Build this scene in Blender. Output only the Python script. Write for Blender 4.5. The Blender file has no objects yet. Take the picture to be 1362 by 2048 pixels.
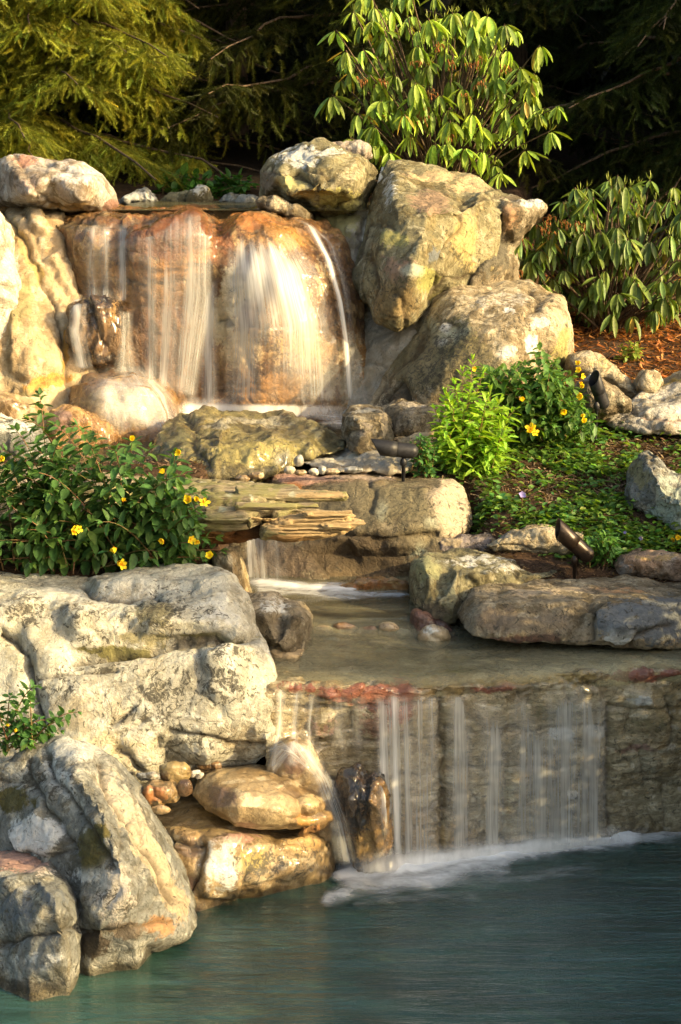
import bpy, bmesh, math, random
import numpy as np
from mathutils import Vector, Matrix
from mathutils.bvhtree import BVHTree
from mathutils.geometry import delaunay_2d_cdt

# ------------------------------------------------------------------ camera
SC = bpy.context.scene
COL = SC.collection
H, PITCH, F = 2.29, math.radians(11.7), 3500.0      # eye height, tilt, focal length in photo pixels (1362 x 2048)
cam_d = bpy.data.cameras.new("camera"); cam = bpy.data.objects.new("camera", cam_d); COL.objects.link(cam)
cam_d.sensor_fit = 'VERTICAL'; cam_d.sensor_height = 36.0; cam_d.lens = F / 2048 * 36.0
cam_d.clip_start = 0.1; cam_d.clip_end = 400
cam.location = (0, 0, H); cam.rotation_euler = (math.pi/2 - PITCH, 0, 0)
SC.camera = cam

# ------------------------------------------------------------------ sky and sun
SUN = Vector((0.84, -0.42, 0.36)).normalized()       # towards the sun
W = bpy.data.worlds.new("World"); SC.world = W; W.use_nodes = True
nt = W.node_tree; bg = nt.nodes['Background']
sky = nt.nodes.new('ShaderNodeTexSky'); sky.sky_type = 'NISHITA'; sky.sun_disc = False
sky.sun_elevation = math.asin(SUN.z); sky.sun_rotation = math.atan2(SUN.x, SUN.y)
sky.dust_density = 4.0; sky.ozone_density = 0.4
sky_tint = nt.nodes.new('ShaderNodeMix'); sky_tint.data_type = 'RGBA'; sky_tint.blend_type = 'MULTIPLY'; sky_tint.inputs[0].default_value = 1.0
sky_tint.inputs[7].default_value = (1.0, .95, .83, 1)          # warm tint multiplied into the sky light
nt.links.new(sky.outputs[0], sky_tint.inputs[6]); nt.links.new(sky_tint.outputs[2], bg.inputs[0]); bg.inputs[1].default_value = 0.15
sd = bpy.data.lights.new("sun", 'SUN'); sd.energy = 3.2; sd.angle = math.radians(0.6); sd.color = (1.0, 0.76, 0.38)
so = bpy.data.objects.new("sun", sd); COL.objects.link(so)
so.rotation_euler = SUN.to_track_quat('Z', 'Y').to_euler(); so.location = (6, -4, 6)
SC.view_settings.view_transform = 'Standard'; SC.view_settings.look = 'None'
SC.view_settings.gamma = 1.0; SC.view_settings.use_curve_mapping = False
SC.view_settings.exposure = 1.5
SC.render.engine = 'CYCLES'
cy = SC.cycles
cy.max_bounces = 8; cy.diffuse_bounces = 3; cy.glossy_bounces = 3; cy.transmission_bounces = 3
cy.transparent_max_bounces = 24; cy.caustics_reflective = False; cy.caustics_refractive = False
cy.use_denoising = True
cy.sample_clamp_indirect = 4.0

CP, SP = math.cos(PITCH), math.sin(PITCH)
def P(px, py, d):
    """world point seen at photo pixel (px,py), standing d metres in front of the eye (along y)"""
    vx = (px - 681.0); vy = F*CP + (1024-py)*SP; vz = -F*SP + (1024-py)*CP
    return np.array([vx/vy*d, d, H + vz/vy*d])
def PN(px, py, d):
    px = np.asarray(px, float); py = np.asarray(py, float); d = np.asarray(d, float)
    vy = F*CP + (1024-py)*SP
    return np.stack([(px-681)/vy*d, d + 0*px, H + (-F*SP + (1024-py)*CP)/vy*d], -1)
def PZ(px, py, z):
    """world point at photo pixel on the level z"""
    vy = F*CP + (1024-py)*SP; vz = -F*SP + (1024-py)*CP
    return P(px, py, (z-H)*vy/vz)
def pix(v):
    """photo pixel of world points (n,3)"""
    x = v[:,0]; y = v[:,1]; z = v[:,2]-H
    fw = y*CP - z*SP; up = y*SP + z*CP
    return 681 + F*x/fw, 1024 - F*up/fw

# ------------------------------------------------------------------ noise in numpy
def _h(ix, iy, iz, s):
    n = (ix.astype(np.int64)*374761393 + iy.astype(np.int64)*668265263 + iz.astype(np.int64)*2147483647 + s*1274126177) & 0xffffffff
    n = ((n ^ (n >> 13)) * 1274126177) & 0xffffffff
    n = (n ^ (n >> 16)) & 0xffffff
    return n/16777215.0
def vnoise(p, s=0):
    i = np.floor(p).astype(np.int64); f = p - i; f = f*f*f*(f*(f*6-15)+10)
    o = 0
    for dx in (0,1):
        wx = f[:,0] if dx else 1-f[:,0]
        for dy in (0,1):
            wy = f[:,1] if dy else 1-f[:,1]
            for dz in (0,1):
                wz = f[:,2] if dz else 1-f[:,2]
                o = o + wx*wy*wz*_h(i[:,0]+dx, i[:,1]+dy, i[:,2]+dz, s)
    return o*2-1
def fbm(p, s=0, o=4, g=0.5):
    a = 1; t = 0; r = 0
    for k in range(o):
        r = r + a*vnoise(p*(2.03**k) + 17.3*k, s+k); t += a; a *= g
    return r/t
def ridged(p, s=0, o=4):
    a = 1; t = 0; r = 0
    for k in range(o):
        r = r + a*(1-np.abs(vnoise(p*(2.03**k)+9.1*k, s+k))*2); t += a; a *= .5
    return r/t
def facets(p, s=0):
    """piecewise-linear noise on tetrahedra: flat planes meeting in sharp creases"""
    p = p @ np.array([[.36,.48,-.8],[-.8,.6,0],[.48,.64,.6]])
    i = np.floor(p).astype(np.int64); f = p-i; o = np.argsort(-f, axis=1); fs = np.take_along_axis(f, o, 1)
    w = np.stack([1-fs[:,0], fs[:,0]-fs[:,1], fs[:,1]-fs[:,2], fs[:,2]], -1); c = i.copy(); r = w[:,0]*_h(c[:,0],c[:,1],c[:,2],s)
    for k in range(3):
        np.put_along_axis(c, o[:,k:k+1], np.take_along_axis(c, o[:,k:k+1], 1)+1, 1)
        r = r + w[:,k+1]*_h(c[:,0],c[:,1],c[:,2],s)
    return r*2-1
def cells(p, s=0):
    """voronoi: nearest point id hash and F2-F1"""
    i = np.floor(p).astype(np.int64)
    b1 = np.full(len(p), 9.); b2 = np.full(len(p), 9.); idv = np.zeros(len(p)); c1 = np.zeros((len(p),3))
    for dx in (-1,0,1):
        for dy in (-1,0,1):
            for dz in (-1,0,1):
                jx, jy, jz = i[:,0]+dx, i[:,1]+dy, i[:,2]+dz
                q = np.stack([jx+_h(jx,jy,jz,s), jy+_h(jx,jy,jz,s+1), jz+_h(jx,jy,jz,s+2)], -1)
                d = np.linalg.norm(q-p, axis=1); h = _h(jx,jy,jz,s+3)
                m = d < b1
                b2 = np.where(m, b1, np.minimum(b2, d)); idv = np.where(m, h, idv); c1[m] = q[m]; b1 = np.where(m, d, b1)
    return idv, b2-b1, c1

# ------------------------------------------------------------------ 2-d helpers in the photo plane
def polydist(x, y, pts, closed=False):
    pts = [p[:2] for p in pts]
    if closed: pts = pts + [pts[0]]
    best = np.full(len(x), 1e9)
    for (ax, ay), (bx, by) in zip(pts[:-1], pts[1:]):
        dx, dy = bx-ax, by-ay; L = dx*dx+dy*dy+1e-9
        t = np.clip(((x-ax)*dx + (y-ay)*dy)/L, 0, 1)
        best = np.minimum(best, np.hypot(x-ax-t*dx, y-ay-t*dy))
    return best
def inside(x, y, pts):
    r = np.zeros(len(x), bool); n = len(pts)
    for i in range(n):
        ax, ay = pts[i][:2]; bx, by = pts[(i+1) % n][:2]
        c = ((ay > y) != (by > y)) & (x < (bx-ax)*(y-ay)/((by-ay) if by != ay else 1e-9)+ax)
        r ^= c
    return r

# ------------------------------------------------------------------ objects
def tag(o, label=None, cat=None, group=None, kind=None):
    if label: o['label'] = label
    if cat: o['category'] = cat
    if group: o['group'] = group
    if kind: o['kind'] = kind
    return o
def empty(name, loc, label, cat, group=None):
    o = bpy.data.objects.new(name, None); COL.objects.link(o); o.location = loc
    o.empty_display_size = .1
    return tag(o, label, cat, group)
def link_mesh(name, me, mat, parent=None, origin=None):
    """world-space mesh -> object with its own origin"""
    o = bpy.data.objects.new(name, me); COL.objects.link(o)
    if parent is not None:
        o.parent = parent; base = Vector(parent.location)
        me.transform(Matrix.Translation(-base))
    elif origin is not None:
        me.transform(Matrix.Translation(-Vector(origin))); o.location = origin
    if mat is not None and len(me.materials) == 0: me.materials.append(mat)
    return o
def mesh_np(name, v, faces, smooth=True, col=None, colname='col'):
    me = bpy.data.meshes.new(name)
    v = np.asarray(v, np.float32)
    if isinstance(faces, np.ndarray):
        n, k = faces.shape
        me.vertices.add(len(v)); me.vertices.foreach_set('co', v.ravel())
        me.loops.add(n*k); me.loops.foreach_set('vertex_index', faces.astype(np.int32).ravel())
        me.polygons.add(n); me.polygons.foreach_set('loop_start', np.arange(0, n*k, k, dtype=np.int32))
        me.polygons.foreach_set('loop_total', np.full(n, k, np.int32))
        me.update(calc_edges=True); me.validate()
    else:
        me.from_pydata([tuple(map(float, a)) for a in v], [], [tuple(map(int, f)) for f in faces]); me.update()
    if smooth: me.polygons.foreach_set('use_smooth', np.ones(len(me.polygons), bool))
    if col is not None: set_col(me, col, colname)
    return me
def set_col(me, col, name='col'):
    a = me.color_attributes.new(name, 'FLOAT_COLOR', 'POINT')
    c = np.ones((len(me.vertices), 4), np.float32); c[:, :3] = col[:, :3]
    a.data.foreach_set('color', c.ravel())
def set_f(me, val, name):
    a = me.attributes.new(name, 'FLOAT', 'POINT'); a.data.foreach_set('value', np.asarray(val, np.float32))

class MB:
    """collects quads/tris pieces into one mesh"""
    def __init__(s): s.v = []; s.f = []; s.c = []; s.n = 0
    def add(s, v, f, col=None):
        v = np.asarray(v, float); s.v.append(v)
        s.f.append(np.asarray(f) + s.n); s.n += len(v)
        if col is None: col = (1,1,1)
        col = np.asarray(col, float)
        if col.ndim == 1: col = np.tile(col, (len(v), 1))
        s.c.append(col)
    def many(s, tv, tf, R, T, S=None, col=None):
        """template (n,3) x m transforms"""
        m = len(T); n = len(tv)
        if S is None: S = np.ones(m)
        S = np.asarray(S)
        if S.ndim == 1: vv = tv[None]*S[:, None, None]
        else: vv = tv[None]*S[:, None, :]
        vv = np.einsum('mij,mnj->mni', R, vv) + T[:, None, :]
        ff = tf[None] + (np.arange(m)*n)[:, None, None]
        s.v.append(vv.reshape(-1, 3)); s.f.append(ff.reshape(-1, tf.shape[1]) + s.n); s.n += m*n
        if col is None: col = np.ones((m, 3))
        s.c.append(np.repeat(col, n, axis=0))
    def mesh(s, name, smooth=True):
        V = np.concatenate(s.v); C = np.concatenate(s.c)
        k = max(f.shape[1] for f in s.f)
        if all(f.shape[1] == k for f in s.f): return mesh_np(name, V, np.concatenate(s.f), smooth, C)
        return mesh_np(name, V, [tuple(r) for f in s.f for r in f], smooth, C)
def tube(pts, rad, n=6, flat=1.0):
    """open-ended tube along pts -> verts, quads"""
    pts = np.asarray(pts, float); k = len(pts)
    rad = np.broadcast_to(np.asarray(rad, float), (k,))
    t = np.gradient(pts, axis=0); t /= np.linalg.norm(t, axis=1)[:, None] + 1e-9
    ref = np.where(np.abs(t[:, 2:3]) > .9, np.array([[1., 0, 0]]), np.array([[0., 0, 1]]))
    a = np.cross(t, ref); a /= np.linalg.norm(a, axis=1)[:, None]; b = np.cross(t, a)
    th = np.arange(n)*2*math.pi/n
    v = pts[:, None] + rad[:, None, None]*(a[:, None]*np.cos(th)[None, :, None] + flat*b[:, None]*np.sin(th)[None, :, None])
    i = np.arange(k-1)[:, None]*n; j = np.arange(n)[None]; j2 = (j+1) % n
    f = np.stack([i+j, i+j2, i+n+j2, i+n+j], -1).reshape(-1, 4)
    return v.reshape(-1, 3), f
def curve3(p0, p1, p2, n=8):
    t = np.linspace(0, 1, n)[:, None]
    return (1-t)**2*np.asarray(p0) + 2*t*(1-t)*np.asarray(p1) + t*t*np.asarray(p2)
def rotm(yaw, pitch, roll):
    """arrays -> rotation matrices; local +X points along (yaw,pitch), roll about it"""
    cy_, sy_ = np.cos(yaw), np.sin(yaw); cp_, sp_ = np.cos(pitch), np.sin(pitch); cr, sr = np.cos(roll), np.sin(roll)
    X = np.stack([cy_*cp_, sy_*cp_, sp_], -1)
    Y0 = np.stack([-sy_, cy_, 0*yaw], -1); Z0 = np.cross(X, Y0)
    Y = Y0*cr[:, None] + Z0*sr[:, None]; Z = -Y0*sr[:, None] + Z0*cr[:, None]
    return np.stack([X, Y, Z], -1)

# ------------------------------------------------------------------ material helpers
class NT:
    def __init__(s, name):
        s.m = bpy.data.materials.new(name); s.m.use_nodes = True; s.t = s.m.node_tree; s.t.nodes.clear()
        s.out = s.t.nodes.new('ShaderNodeOutputMaterial')
    def n(s, typ, ins=None, **kw):
        nd = s.t.nodes.new(typ)
        for k, v in kw.items(): setattr(nd, k, v)
        for k, v in (ins or {}).items():
            if isinstance(v, bpy.types.NodeSocket): s.t.links.new(v, nd.inputs[k])
            else:
                if isinstance(v, tuple) and len(v) == 3 and nd.inputs[k].type == 'RGBA': v = v + (1,)
                nd.inputs[k].default_value = v
        return nd
    def noise(s, vec, scale, detail=5, rough=.55, dist=0.0):
        return s.n('ShaderNodeTexNoise', {'Vector': vec, 'Scale': scale, 'Detail': detail, 'Roughness': rough, 'Distortion': dist}).outputs[0]
    def mapr(s, x, a, b, c=0.0, d=1.0, smooth=True):
        return s.n('ShaderNodeMapRange', {0: x, 1: a, 2: b, 3: c, 4: d}, interpolation_type='SMOOTHSTEP' if smooth else 'LINEAR').outputs[0]
    def math(s, op, a, b=0.0, c=0.0):
        return s.n('ShaderNodeMath', {0: a, 1: b, 2: c}, operation=op).outputs[0]
    def mix(s, f, a, b, typ='MIX'):
        nd = s.n('ShaderNodeMix', data_type='RGBA', blend_type=typ)
        for k, v in ((0, f), (6, a), (7, b)):
            if isinstance(v, bpy.types.NodeSocket): s.t.links.new(v, nd.inputs[k])
            else: nd.inputs[k].default_value = (v + (1,)) if isinstance(v, tuple) and len(v) == 3 else v
        return nd.outputs[2]
    def attr(s, name, out=0):
        return s.n('ShaderNodeAttribute', attribute_name=name).outputs[out]
    def vscale(s, vec, sc):
        return s.n('ShaderNodeMapping', {'Vector': vec, 'Scale': sc}).outputs[0]
    def done(s, shader):
        s.t.links.new(shader, s.out.inputs[0]); return s.m
def pbsdf(t, color, rough=.8, normal=None, spec=.5, **kw):
    ins = {'Base Color': color, 'Roughness': rough, 'Specular IOR Level': spec}
    if normal is not None: ins['Normal'] = normal
    ins.update(kw)
    return t.n('ShaderNodeBsdfPrincipled', ins).outputs[0]

def rock_mat(name, c1, c2, c3, rough=.88, wet=0.0, bump=1.0, strata=None, grain=1.0, fine=1.0):
    t = NT(name)
    pos = t.n('ShaderNodeNewGeometry').outputs['Position']
    p = t.vscale(pos, strata) if strata else pos
    big = t.noise(p, 3.2, 6, .6, .6); med = t.noise(p, 11.0, 7, .65, .8); sm = t.noise(pos, 55.0, 6, .7); tiny = t.noise(pos, 230.0, 3, .6)
    col = t.mix(t.mapr(big, .38, .60), c1, c2)
    col = t.mix(t.mapr(med, .52, .62, 0, .85), col, c3)
    # weathering: brown-grey patina in patches, fine pits
    pat = t.noise(pos, 7.0, 9, .74, .8); pit_ = t.noise(pos, 85.0, 5, .75)
    col = t.mix(t.mapr(pat, .49, .57, 0, .75*grain), col, t.mix(1.0, col, (.42,.37,.28), 'MULTIPLY'))
    col = t.mix(t.mapr(t.noise(pos, 4.5, 6, .65, 1.), .54, .64, 0, .45*grain), col, t.mix(1.0, col, (1.05,.86,.55), 'MULTIPLY'))
    col = t.mix(t.mapr(pit_, .57, .68, 0, .75*grain), col, t.mix(1.0, col, (.28,.24,.18), 'MULTIPLY'))
    # mineral grain
    col = t.mix(t.mapr(sm, .30, .70, .0, .55*grain), col, t.mix(1.0, col, (.50, .46, .40), 'MULTIPLY'))
    col = t.mix(t.mapr(tiny, .52, .72, 0, .45*grain), col, t.mix(1.0, col, (1.45, 1.42, 1.35), 'MULTIPLY'))
    # painted patches (attributes): deposits plus some sun and shade, then dark lichen specks
    n1 = t.noise(pos, 34.0, 8, .72, .4)
    m = t.math('ADD', t.attr('stm', 2), t.math('MULTIPLY', t.math('SUBTRACT', n1, .5), 1.5))
    col = t.mix(t.mapr(m, .38, .60, 0, .90), col, t.mix(t.mapr(sm, .35, .7, 0, .6), t.attr('stc', 0), t.mix(1.0, t.attr('stc', 0), (.55, .55, .55), 'MULTIPLY')))
    n2 = t.noise(pos, 38.0, 9, .78, .8)
    sp = t.math('ADD', t.math('MULTIPLY', t.attr('spk', 2), 1.7), t.math('MULTIPLY', t.math('SUBTRACT', n2, .5), 8.0))
    col = t.mix(t.mapr(sp, .90, 1.15, 0, .85), col, (.055, .05, .038))
    cr = t.attr('crk', 2)
    col = t.mix(t.math('MULTIPLY', cr, .75), col, (.07, .05, .028))
    # damp dirty tide line where the stone stands in the pool
    zz_ = t.math('ADD', t.n('ShaderNodeSeparateXYZ', {0: pos}).outputs[2], t.math('MULTIPLY', t.math('SUBTRACT', n1, .5), .09))
    col = t.mix(t.mapr(zz_, .015, .055, .8, 0), col, t.mix(1.0, col, (.30,.26,.17), 'MULTIPLY'))
    n3 = t.noise(p, 24.0, 9, .7, .3); n4 = t.noise(pos, 130.0, 5, .65)
    vor = t.n('ShaderNodeTexVoronoi', {'Vector': t.n('ShaderNodeVectorMath', {0: p, 1: t.n('ShaderNodeVectorMath', {0: t.n('ShaderNodeTexNoise', {'Vector': p, 'Scale': 6.0, 'Detail': 4}).outputs[1], 1: (.35, .35, .35)}, operation='MULTIPLY').outputs[0]}, operation='ADD').outputs[0], 'Scale': 7.0}, feature='DISTANCE_TO_EDGE').outputs[0]
    h = t.math('ADD', t.math('MULTIPLY', n3, 1.0), t.math('MULTIPLY', n4, .22))
    h = t.math('ADD', h, t.math('MULTIPLY', t.mapr(vor, 0, .05), .12))
    h = t.math('SUBTRACT', h, t.math('MULTIPLY', t.mapr(sp, .9, 1.1), .05)); h = t.math('SUBTRACT', h, t.math('MULTIPLY', t.mapr(pit_, .55, .70), .10))
    bp = t.n('ShaderNodeBump', {'Strength': min(1.0, .95*bump), 'Distance': .030*fine, 'Height': h}).outputs[0]
    r = t.mapr(med, .3, .7, rough-.08, min(1, rough+.08), False)
    if wet > 0:
        wa = t.mapr(t.noise(pos, 5.0, 4, .6), .35, .6, wet*.45, wet)
        return t.done(pbsdf(t, col, t.math('SUBTRACT', r, t.math('MULTIPLY', wa, .62)), bp, .5, **{'Coat Weight': wa, 'Coat Roughness': .18}))
    return t.done(pbsdf(t, col, r, bp, .35))
# ------------------------------------------------------------------ stones
ROCKS = {}
_seed = [0]
def rock_surface(outline, d, inner=(), bulge=.1, R=60, thick=.4, step=None, back=.8, drop=.25):
    """closed shell: front relief over the outline, real thickness behind"""
    O = [(p[0], p[1], p[2] if len(p) > 2 else d) for p in outline]
    I = [(p[0], p[1], p[2]) for p in inner]
    ctrl = O + I
    xs = [p[0] for p in O]; ys = [p[1] for p in O]
    size = max(max(xs)-min(xs), max(ys)-min(ys)); step = step or max(8, size/34)
    cv = [Vector((p[0], p[1])) for p in ctrl]
    r = delaunay_2d_cdt(cv, [], [list(range(len(O)))], 1, 1e-4)
    tv = np.array([[v.x, v.y] for v in r[0]]); src = [s[0] if s else 0 for s in r[3]]
    td = np.array([ctrl[k][2] for k in src])
    tris = [f for f in r[2]]
    def depth(x, y):
        best = np.full(len(x), np.nan); err = np.full(len(x), 1e9)
        for f in tris:
            a, b, c = tv[f[0]], tv[f[1]], tv[f[2]]
            den = (b[1]-c[1])*(a[0]-c[0]) + (c[0]-b[0])*(a[1]-c[1])
            if abs(den) < 1e-6: continue
            l0 = ((b[1]-c[1])*(x-c[0]) + (c[0]-b[0])*(y-c[1]))/den
            l1 = ((c[1]-a[1])*(x-c[0]) + (a[0]-c[0])*(y-c[1]))/den
            l2 = 1-l0-l1; e = -np.minimum(np.minimum(l0, l1), l2)
            m = e < err
            best = np.where(m, l0*td[f[0]] + l1*td[f[1]] + l2*td[f[2]], best); err = np.where(m, e, err)
        return best
    # outline, subdivided
    ox, oy, od = [], [], []
    for i in range(len(O)):
        a, b = O[i], O[(i+1) % len(O)]
        k = max(1, int(math.hypot(b[0]-a[0], b[1]-a[1])/step))
        for j in range(k):
            t = j/k; ox.append(a[0]+(b[0]-a[0])*t); oy.append(a[1]+(b[1]-a[1])*t); od.append(a[2]+(b[2]-a[2])*t)
    no = len(ox)
    gx, gy = np.meshgrid(np.arange(min(xs), max(xs), step), np.arange(min(ys), max(ys), step))
    gx = gx.ravel() + .01; gy = gy.ravel() + .013
    m = inside(gx, gy, O); gx, gy = gx[m], gy[m]
    e = polydist(gx, gy, O, True); m = e > step*.45; gx, gy, e = gx[m], gy[m], e[m]
    gd = depth(gx, gy)
    t = np.clip(e/R, 0, 1); gd = gd - bulge*np.sqrt(1-(1-t)**2)
    X = np.concatenate([ox, gx]); Y = np.concatenate([oy, gy]); D = np.concatenate([od, gd])
    r = delaunay_2d_cdt([Vector((a, b)) for a, b in zip(X, Y)], [], [list(range(no))], 1, 1e-5)
    idx = np.array([s[0] if s else 0 for s in r[3]])
    X2 = np.array([v.x for v in r[0]]); Y2 = np.array([v.y for v in r[0]]); D2 = D[idx]
    front = PN(X2, Y2, D2)
    faces = [tuple(f) for f in r[2]]
    # boundary edges
    cnt = {}
    for f in faces:
        for a, b in zip(f, f[1:]+f[:1]): cnt[(a, b)] = 1
    bnd = [(a, b) for (a, b) in cnt if (b, a) not in cnt]
    c = front.mean(0)
    n = len(front)
    bb = c + (front-c)*back; bb[:, 1] = D2.mean()*.35 + bb[:, 1]*.65 + thick; bb[:, 2] -= drop*thick
    e2 = polydist(X2, Y2, O, True); bb[:, 1] += .25*thick*np.sqrt(1-(1-np.clip(e2/R, 0, 1))**2)
    midr = c + (front-c)*(1+back)*.5; midr[:, 1] = front[:, 1]*.5 + bb[:, 1]*.5; midr[:, 2] = .35*bb[:, 2] + .65*front[:, 2]; midr[:, 0] = c[0] + (front[:, 0]-c[0])*.97
    V = np.concatenate([front, bb, midr]); Fc = list(faces)
    Fc += [tuple(x+n for x in f[::-1]) for f in faces]
    for a, b in bnd:
        Fc.append((b, a, a+2*n, b+2*n)); Fc.append((b+2*n, a+2*n, a+n, b+n))
    return V, Fc
def remesh(V, Fc, vox, smooth):
    me = bpy.data.meshes.new("tmp"); me.from_pydata([tuple(v) for v in V], [], Fc); me.update()
    bm = bmesh.new(); bm.from_mesh(me); bmesh.ops.recalc_face_normals(bm, faces=bm.faces); bm.to_mesh(me); bm.free()
    o = bpy.data.objects.new("tmp", me); COL.objects.link(o)
    md = o.modifiers.new('r', 'REMESH'); md.mode = 'VOXEL'; md.voxel_size = vox; md.adaptivity = 0
    if smooth:
        ms = o.modifiers.new('s', 'SMOOTH'); ms.factor = .5; ms.iterations = smooth
    dg = bpy.context.evaluated_depsgraph_get(); dg.update()
    e = o.evaluated_get(dg); m2 = bpy.data.meshes.new_from_object(e, depsgraph=dg)
    bpy.data.objects.remove(o); bpy.data.meshes.remove(me)
    return m2
def carve(me, amp=.014, facet=(3.5, .10), ridge=.012, fine=.0035, cracks=(), raises=(), stains=(), speck=0.0, specks=(), seed=0, strata=None, layers=None, frac=.005, frac_s=3.2):
    n = len(me.vertices)
    v = np.empty(n*3, np.float32); me.vertices.foreach_get('co', v); v = v.reshape(-1, 3).astype(float)
    nm = np.empty(n*3, np.float32); me.vertex_normals.foreach_get('vector', nm); nm = nm.reshape(-1, 3).astype(float)
    px, py = pix(v)
    tc = np.array([0, 0, H])-v; tc /= np.linalg.norm(tc, axis=1)[:, None]; fr = np.clip((nm*tc).sum(1)*3+.6, 0, 1)
    q = v*(np.array(strata) if strata else 1.0)
    warp = np.stack([fbm(q*5, seed+70, 2), fbm(q*5, seed+71, 2), fbm(q*5, seed+72, 2)], -1)*.05
    D = np.zeros(n)
    if facet[1]:
        am = facet[1]*.42; qf = q+warp*.5
        D += am*facets(qf*facet[0]*1.15, seed)/facet[0]*2.6 + am*.42*facets(qf*facet[0]*2.9, seed+3)/facet[0]*2.6 + am*.24*facets(qf*facet[0]*6.3, seed+5)/facet[0]*2.6 + am*.12*facets(qf*facet[0]*13.1, seed+6)/facet[0]*2.6
    D += amp*.55*fbm(q*4.5, seed, 4) - ridge*np.clip(ridged(q*4+warp*4, seed+20, 2)-.55, 0, 1)*1.3 + fine*fbm(q*32, seed+30, 3, .6) + fine*.9*(ridged(q*20+warp*8, seed+33, 3)-.2)
    if frac:
        idv, ed, _c = cells((q*np.array([1, 1, 1.7])+warp*1.6)*frac_s, seed+80); mk = np.clip(fbm(q*3.3, seed+81, 2)*4+.1, 0, 1)
        fk = np.exp(-(ed/.035)**2)*mk; D -= frac*fk; frk = fk
    else: frk = 0*D
    if layers:       # courses: (height of a course, depth)
        zz = v[:, 2] + .02*fbm(v*3, seed+50, 2); f = np.abs((zz/layers[0]) % 1 - .5)*2
        D -= layers[1]*np.clip((f-.80)/.2, 0, 1)
    jx = px + 9*fbm(v*14, seed+40, 2); jy = py + 9*fbm(v*14, seed+41, 2)
    crk = frk*.45
    for c in cracks:
        pts, w, dep = c[:3]
        dist = polydist(jx, jy, pts)
        k = np.exp(-(dist/w)**2)*fr
        D -= dep*np.exp(-(dist/w)**1.3)*fr
        crk = np.maximum(crk, k*min(1, dep/.02)*np.exp(-(dist/(w*.6))**2))
    for poly, am, soft in raises:
        dist = polydist(jx, jy, poly, True); ins = inside(jx, jy, poly)
        s = np.clip(np.where(ins, dist, -dist)/soft+.5, 0, 1); s = s*s*(3-2*s)
        D += am*s*fr
    v2 = v + nm*D[:, None]
    me.vertices.foreach_set('co', v2.astype(np.float32).ravel())
    stm = np.zeros(n); stc = np.zeros((n, 3)); wsum = np.full(n, 1e-6); 
    for s in stains:
        x, y, rx, ry, colr = s[:5]; st = s[5] if len(s) > 5 else 1.0; an = math.radians(s[6]) if len(s) > 6 else 0
        dx = (jx-x); dy = (jy-y); u = (dx*math.cos(an)+dy*math.sin(an))/rx; w_ = (-dx*math.sin(an)+dy*math.cos(an))/ry
        r = np.sqrt(u*u+w_*w_); m = np.clip(1.35-r*.85, 0, 1.0)*st
        k = m**3; stc += k[:, None]*np.array(colr); wsum += k; stm = np.maximum(stm, m)
    stc = stc/wsum[:, None]
    spk = np.full(n, speck)
    for s in specks:
        x, y, rx, ry, st = s[:5]
        r = np.sqrt(((jx-x)/rx)**2+((jy-y)/ry)**2); spk = np.maximum(spk, st*np.clip(1.3-r*.8, 0, 1))
    set_f(me, stm, 'stm'); set_f(me, spk, 'spk'); set_f(me, crk, 'crk'); set_col(me, stc, 'stc')
    me.update(); me.polygons.foreach_set('use_smooth', np.ones(len(me.polygons), bool))
def rock(name, label, outline, d, mat, inner=(), bulge=.1, R=60, thick=.4, vox=None, smooth=2, cat='rock', group=None, parent=None, back=.8, drop=.25, kind=None, **kw):
    _seed[0] += 7
    kw.setdefault('seed', _seed[0])
    V, Fc = rock_surface(outline, d, inner, bulge, R, thick, back=back, drop=drop)
    ext = V.max(0)-V.min(0)
    if vox is None: vox = float(np.clip(ext[[0, 2]].max()/110, .0042, .0085))*d/6.0
    me = remesh(V, Fc, vox, smooth); carve(me, **kw); me.name = name
    if parent is not None: return link_mesh(name, me, mat, parent)
    c = V.mean(0); c[2] = V[:, 2].min()
    o = link_mesh(name, me, mat, None, tuple(c)); tag(o, label, cat, group, kind)
    ROCKS[label] = o
    return o
def bvh_of(objs):
    vs, fs, k = [], [], 0
    for o in objs:
        me = o.data; M = np.array(o.location)
        v = np.empty(len(me.vertices)*3, np.float32); me.vertices.foreach_get('co', v); v = v.reshape(-1, 3)+M
        if o.parent: v = v + np.array(o.parent.location)
        vs += [tuple(a) for a in v.tolist()]; fs += [tuple(i+k for i in p.vertices) for p in me.polygons]; k += len(v)
    return BVHTree.FromPolygons(vs, fs)
def hit(bvh, px, py, dflt):
    p = P(px, py, 5.0); o = Vector((0, 0, H)); dr = (Vector(p)-o).normalized()
    r = bvh.ray_cast(o, dr)
    return r[0].y if r[0] is not None else dflt

# stone colours (dry reflectance)
M_cream  = rock_mat("cream_limestone", (.52,.45,.32), (.34,.28,.18), (.60,.54,.41))
M_pink   = rock_mat("pinkish_marble", (.50,.46,.41), (.38,.32,.27), (.56,.54,.50), fine=.8)
M_pale   = rock_mat("pale_grey_boulder", (.62,.61,.52), (.47,.45,.37), (.72,.71,.63), grain=.6)
M_grey   = rock_mat("blue_grey_stone", (.34,.345,.32), (.20,.21,.20), (.48,.48,.43))
M_brown  = rock_mat("tan_brown_stone", (.33,.275,.19), (.18,.15,.10), (.44,.39,.29))
M_olive  = rock_mat("mossy_olive_stone", (.33,.30,.175), (.185,.17,.10), (.44,.41,.28))
M_mossy  = rock_mat("wet_mossy_stone", (.32,.27,.10), (.15,.13,.055), (.42,.37,.19), wet=.7, rough=.7)
M_rust   = rock_mat("wet_rust_stone", (.44,.235,.075), (.24,.11,.035), (.54,.34,.13), wet=1.0, rough=.62)
M_amber  = rock_mat("wet_amber_stone", (.46,.27,.095), (.30,.155,.05), (.56,.38,.17), wet=1.0, rough=.66, fine=.8)
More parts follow.
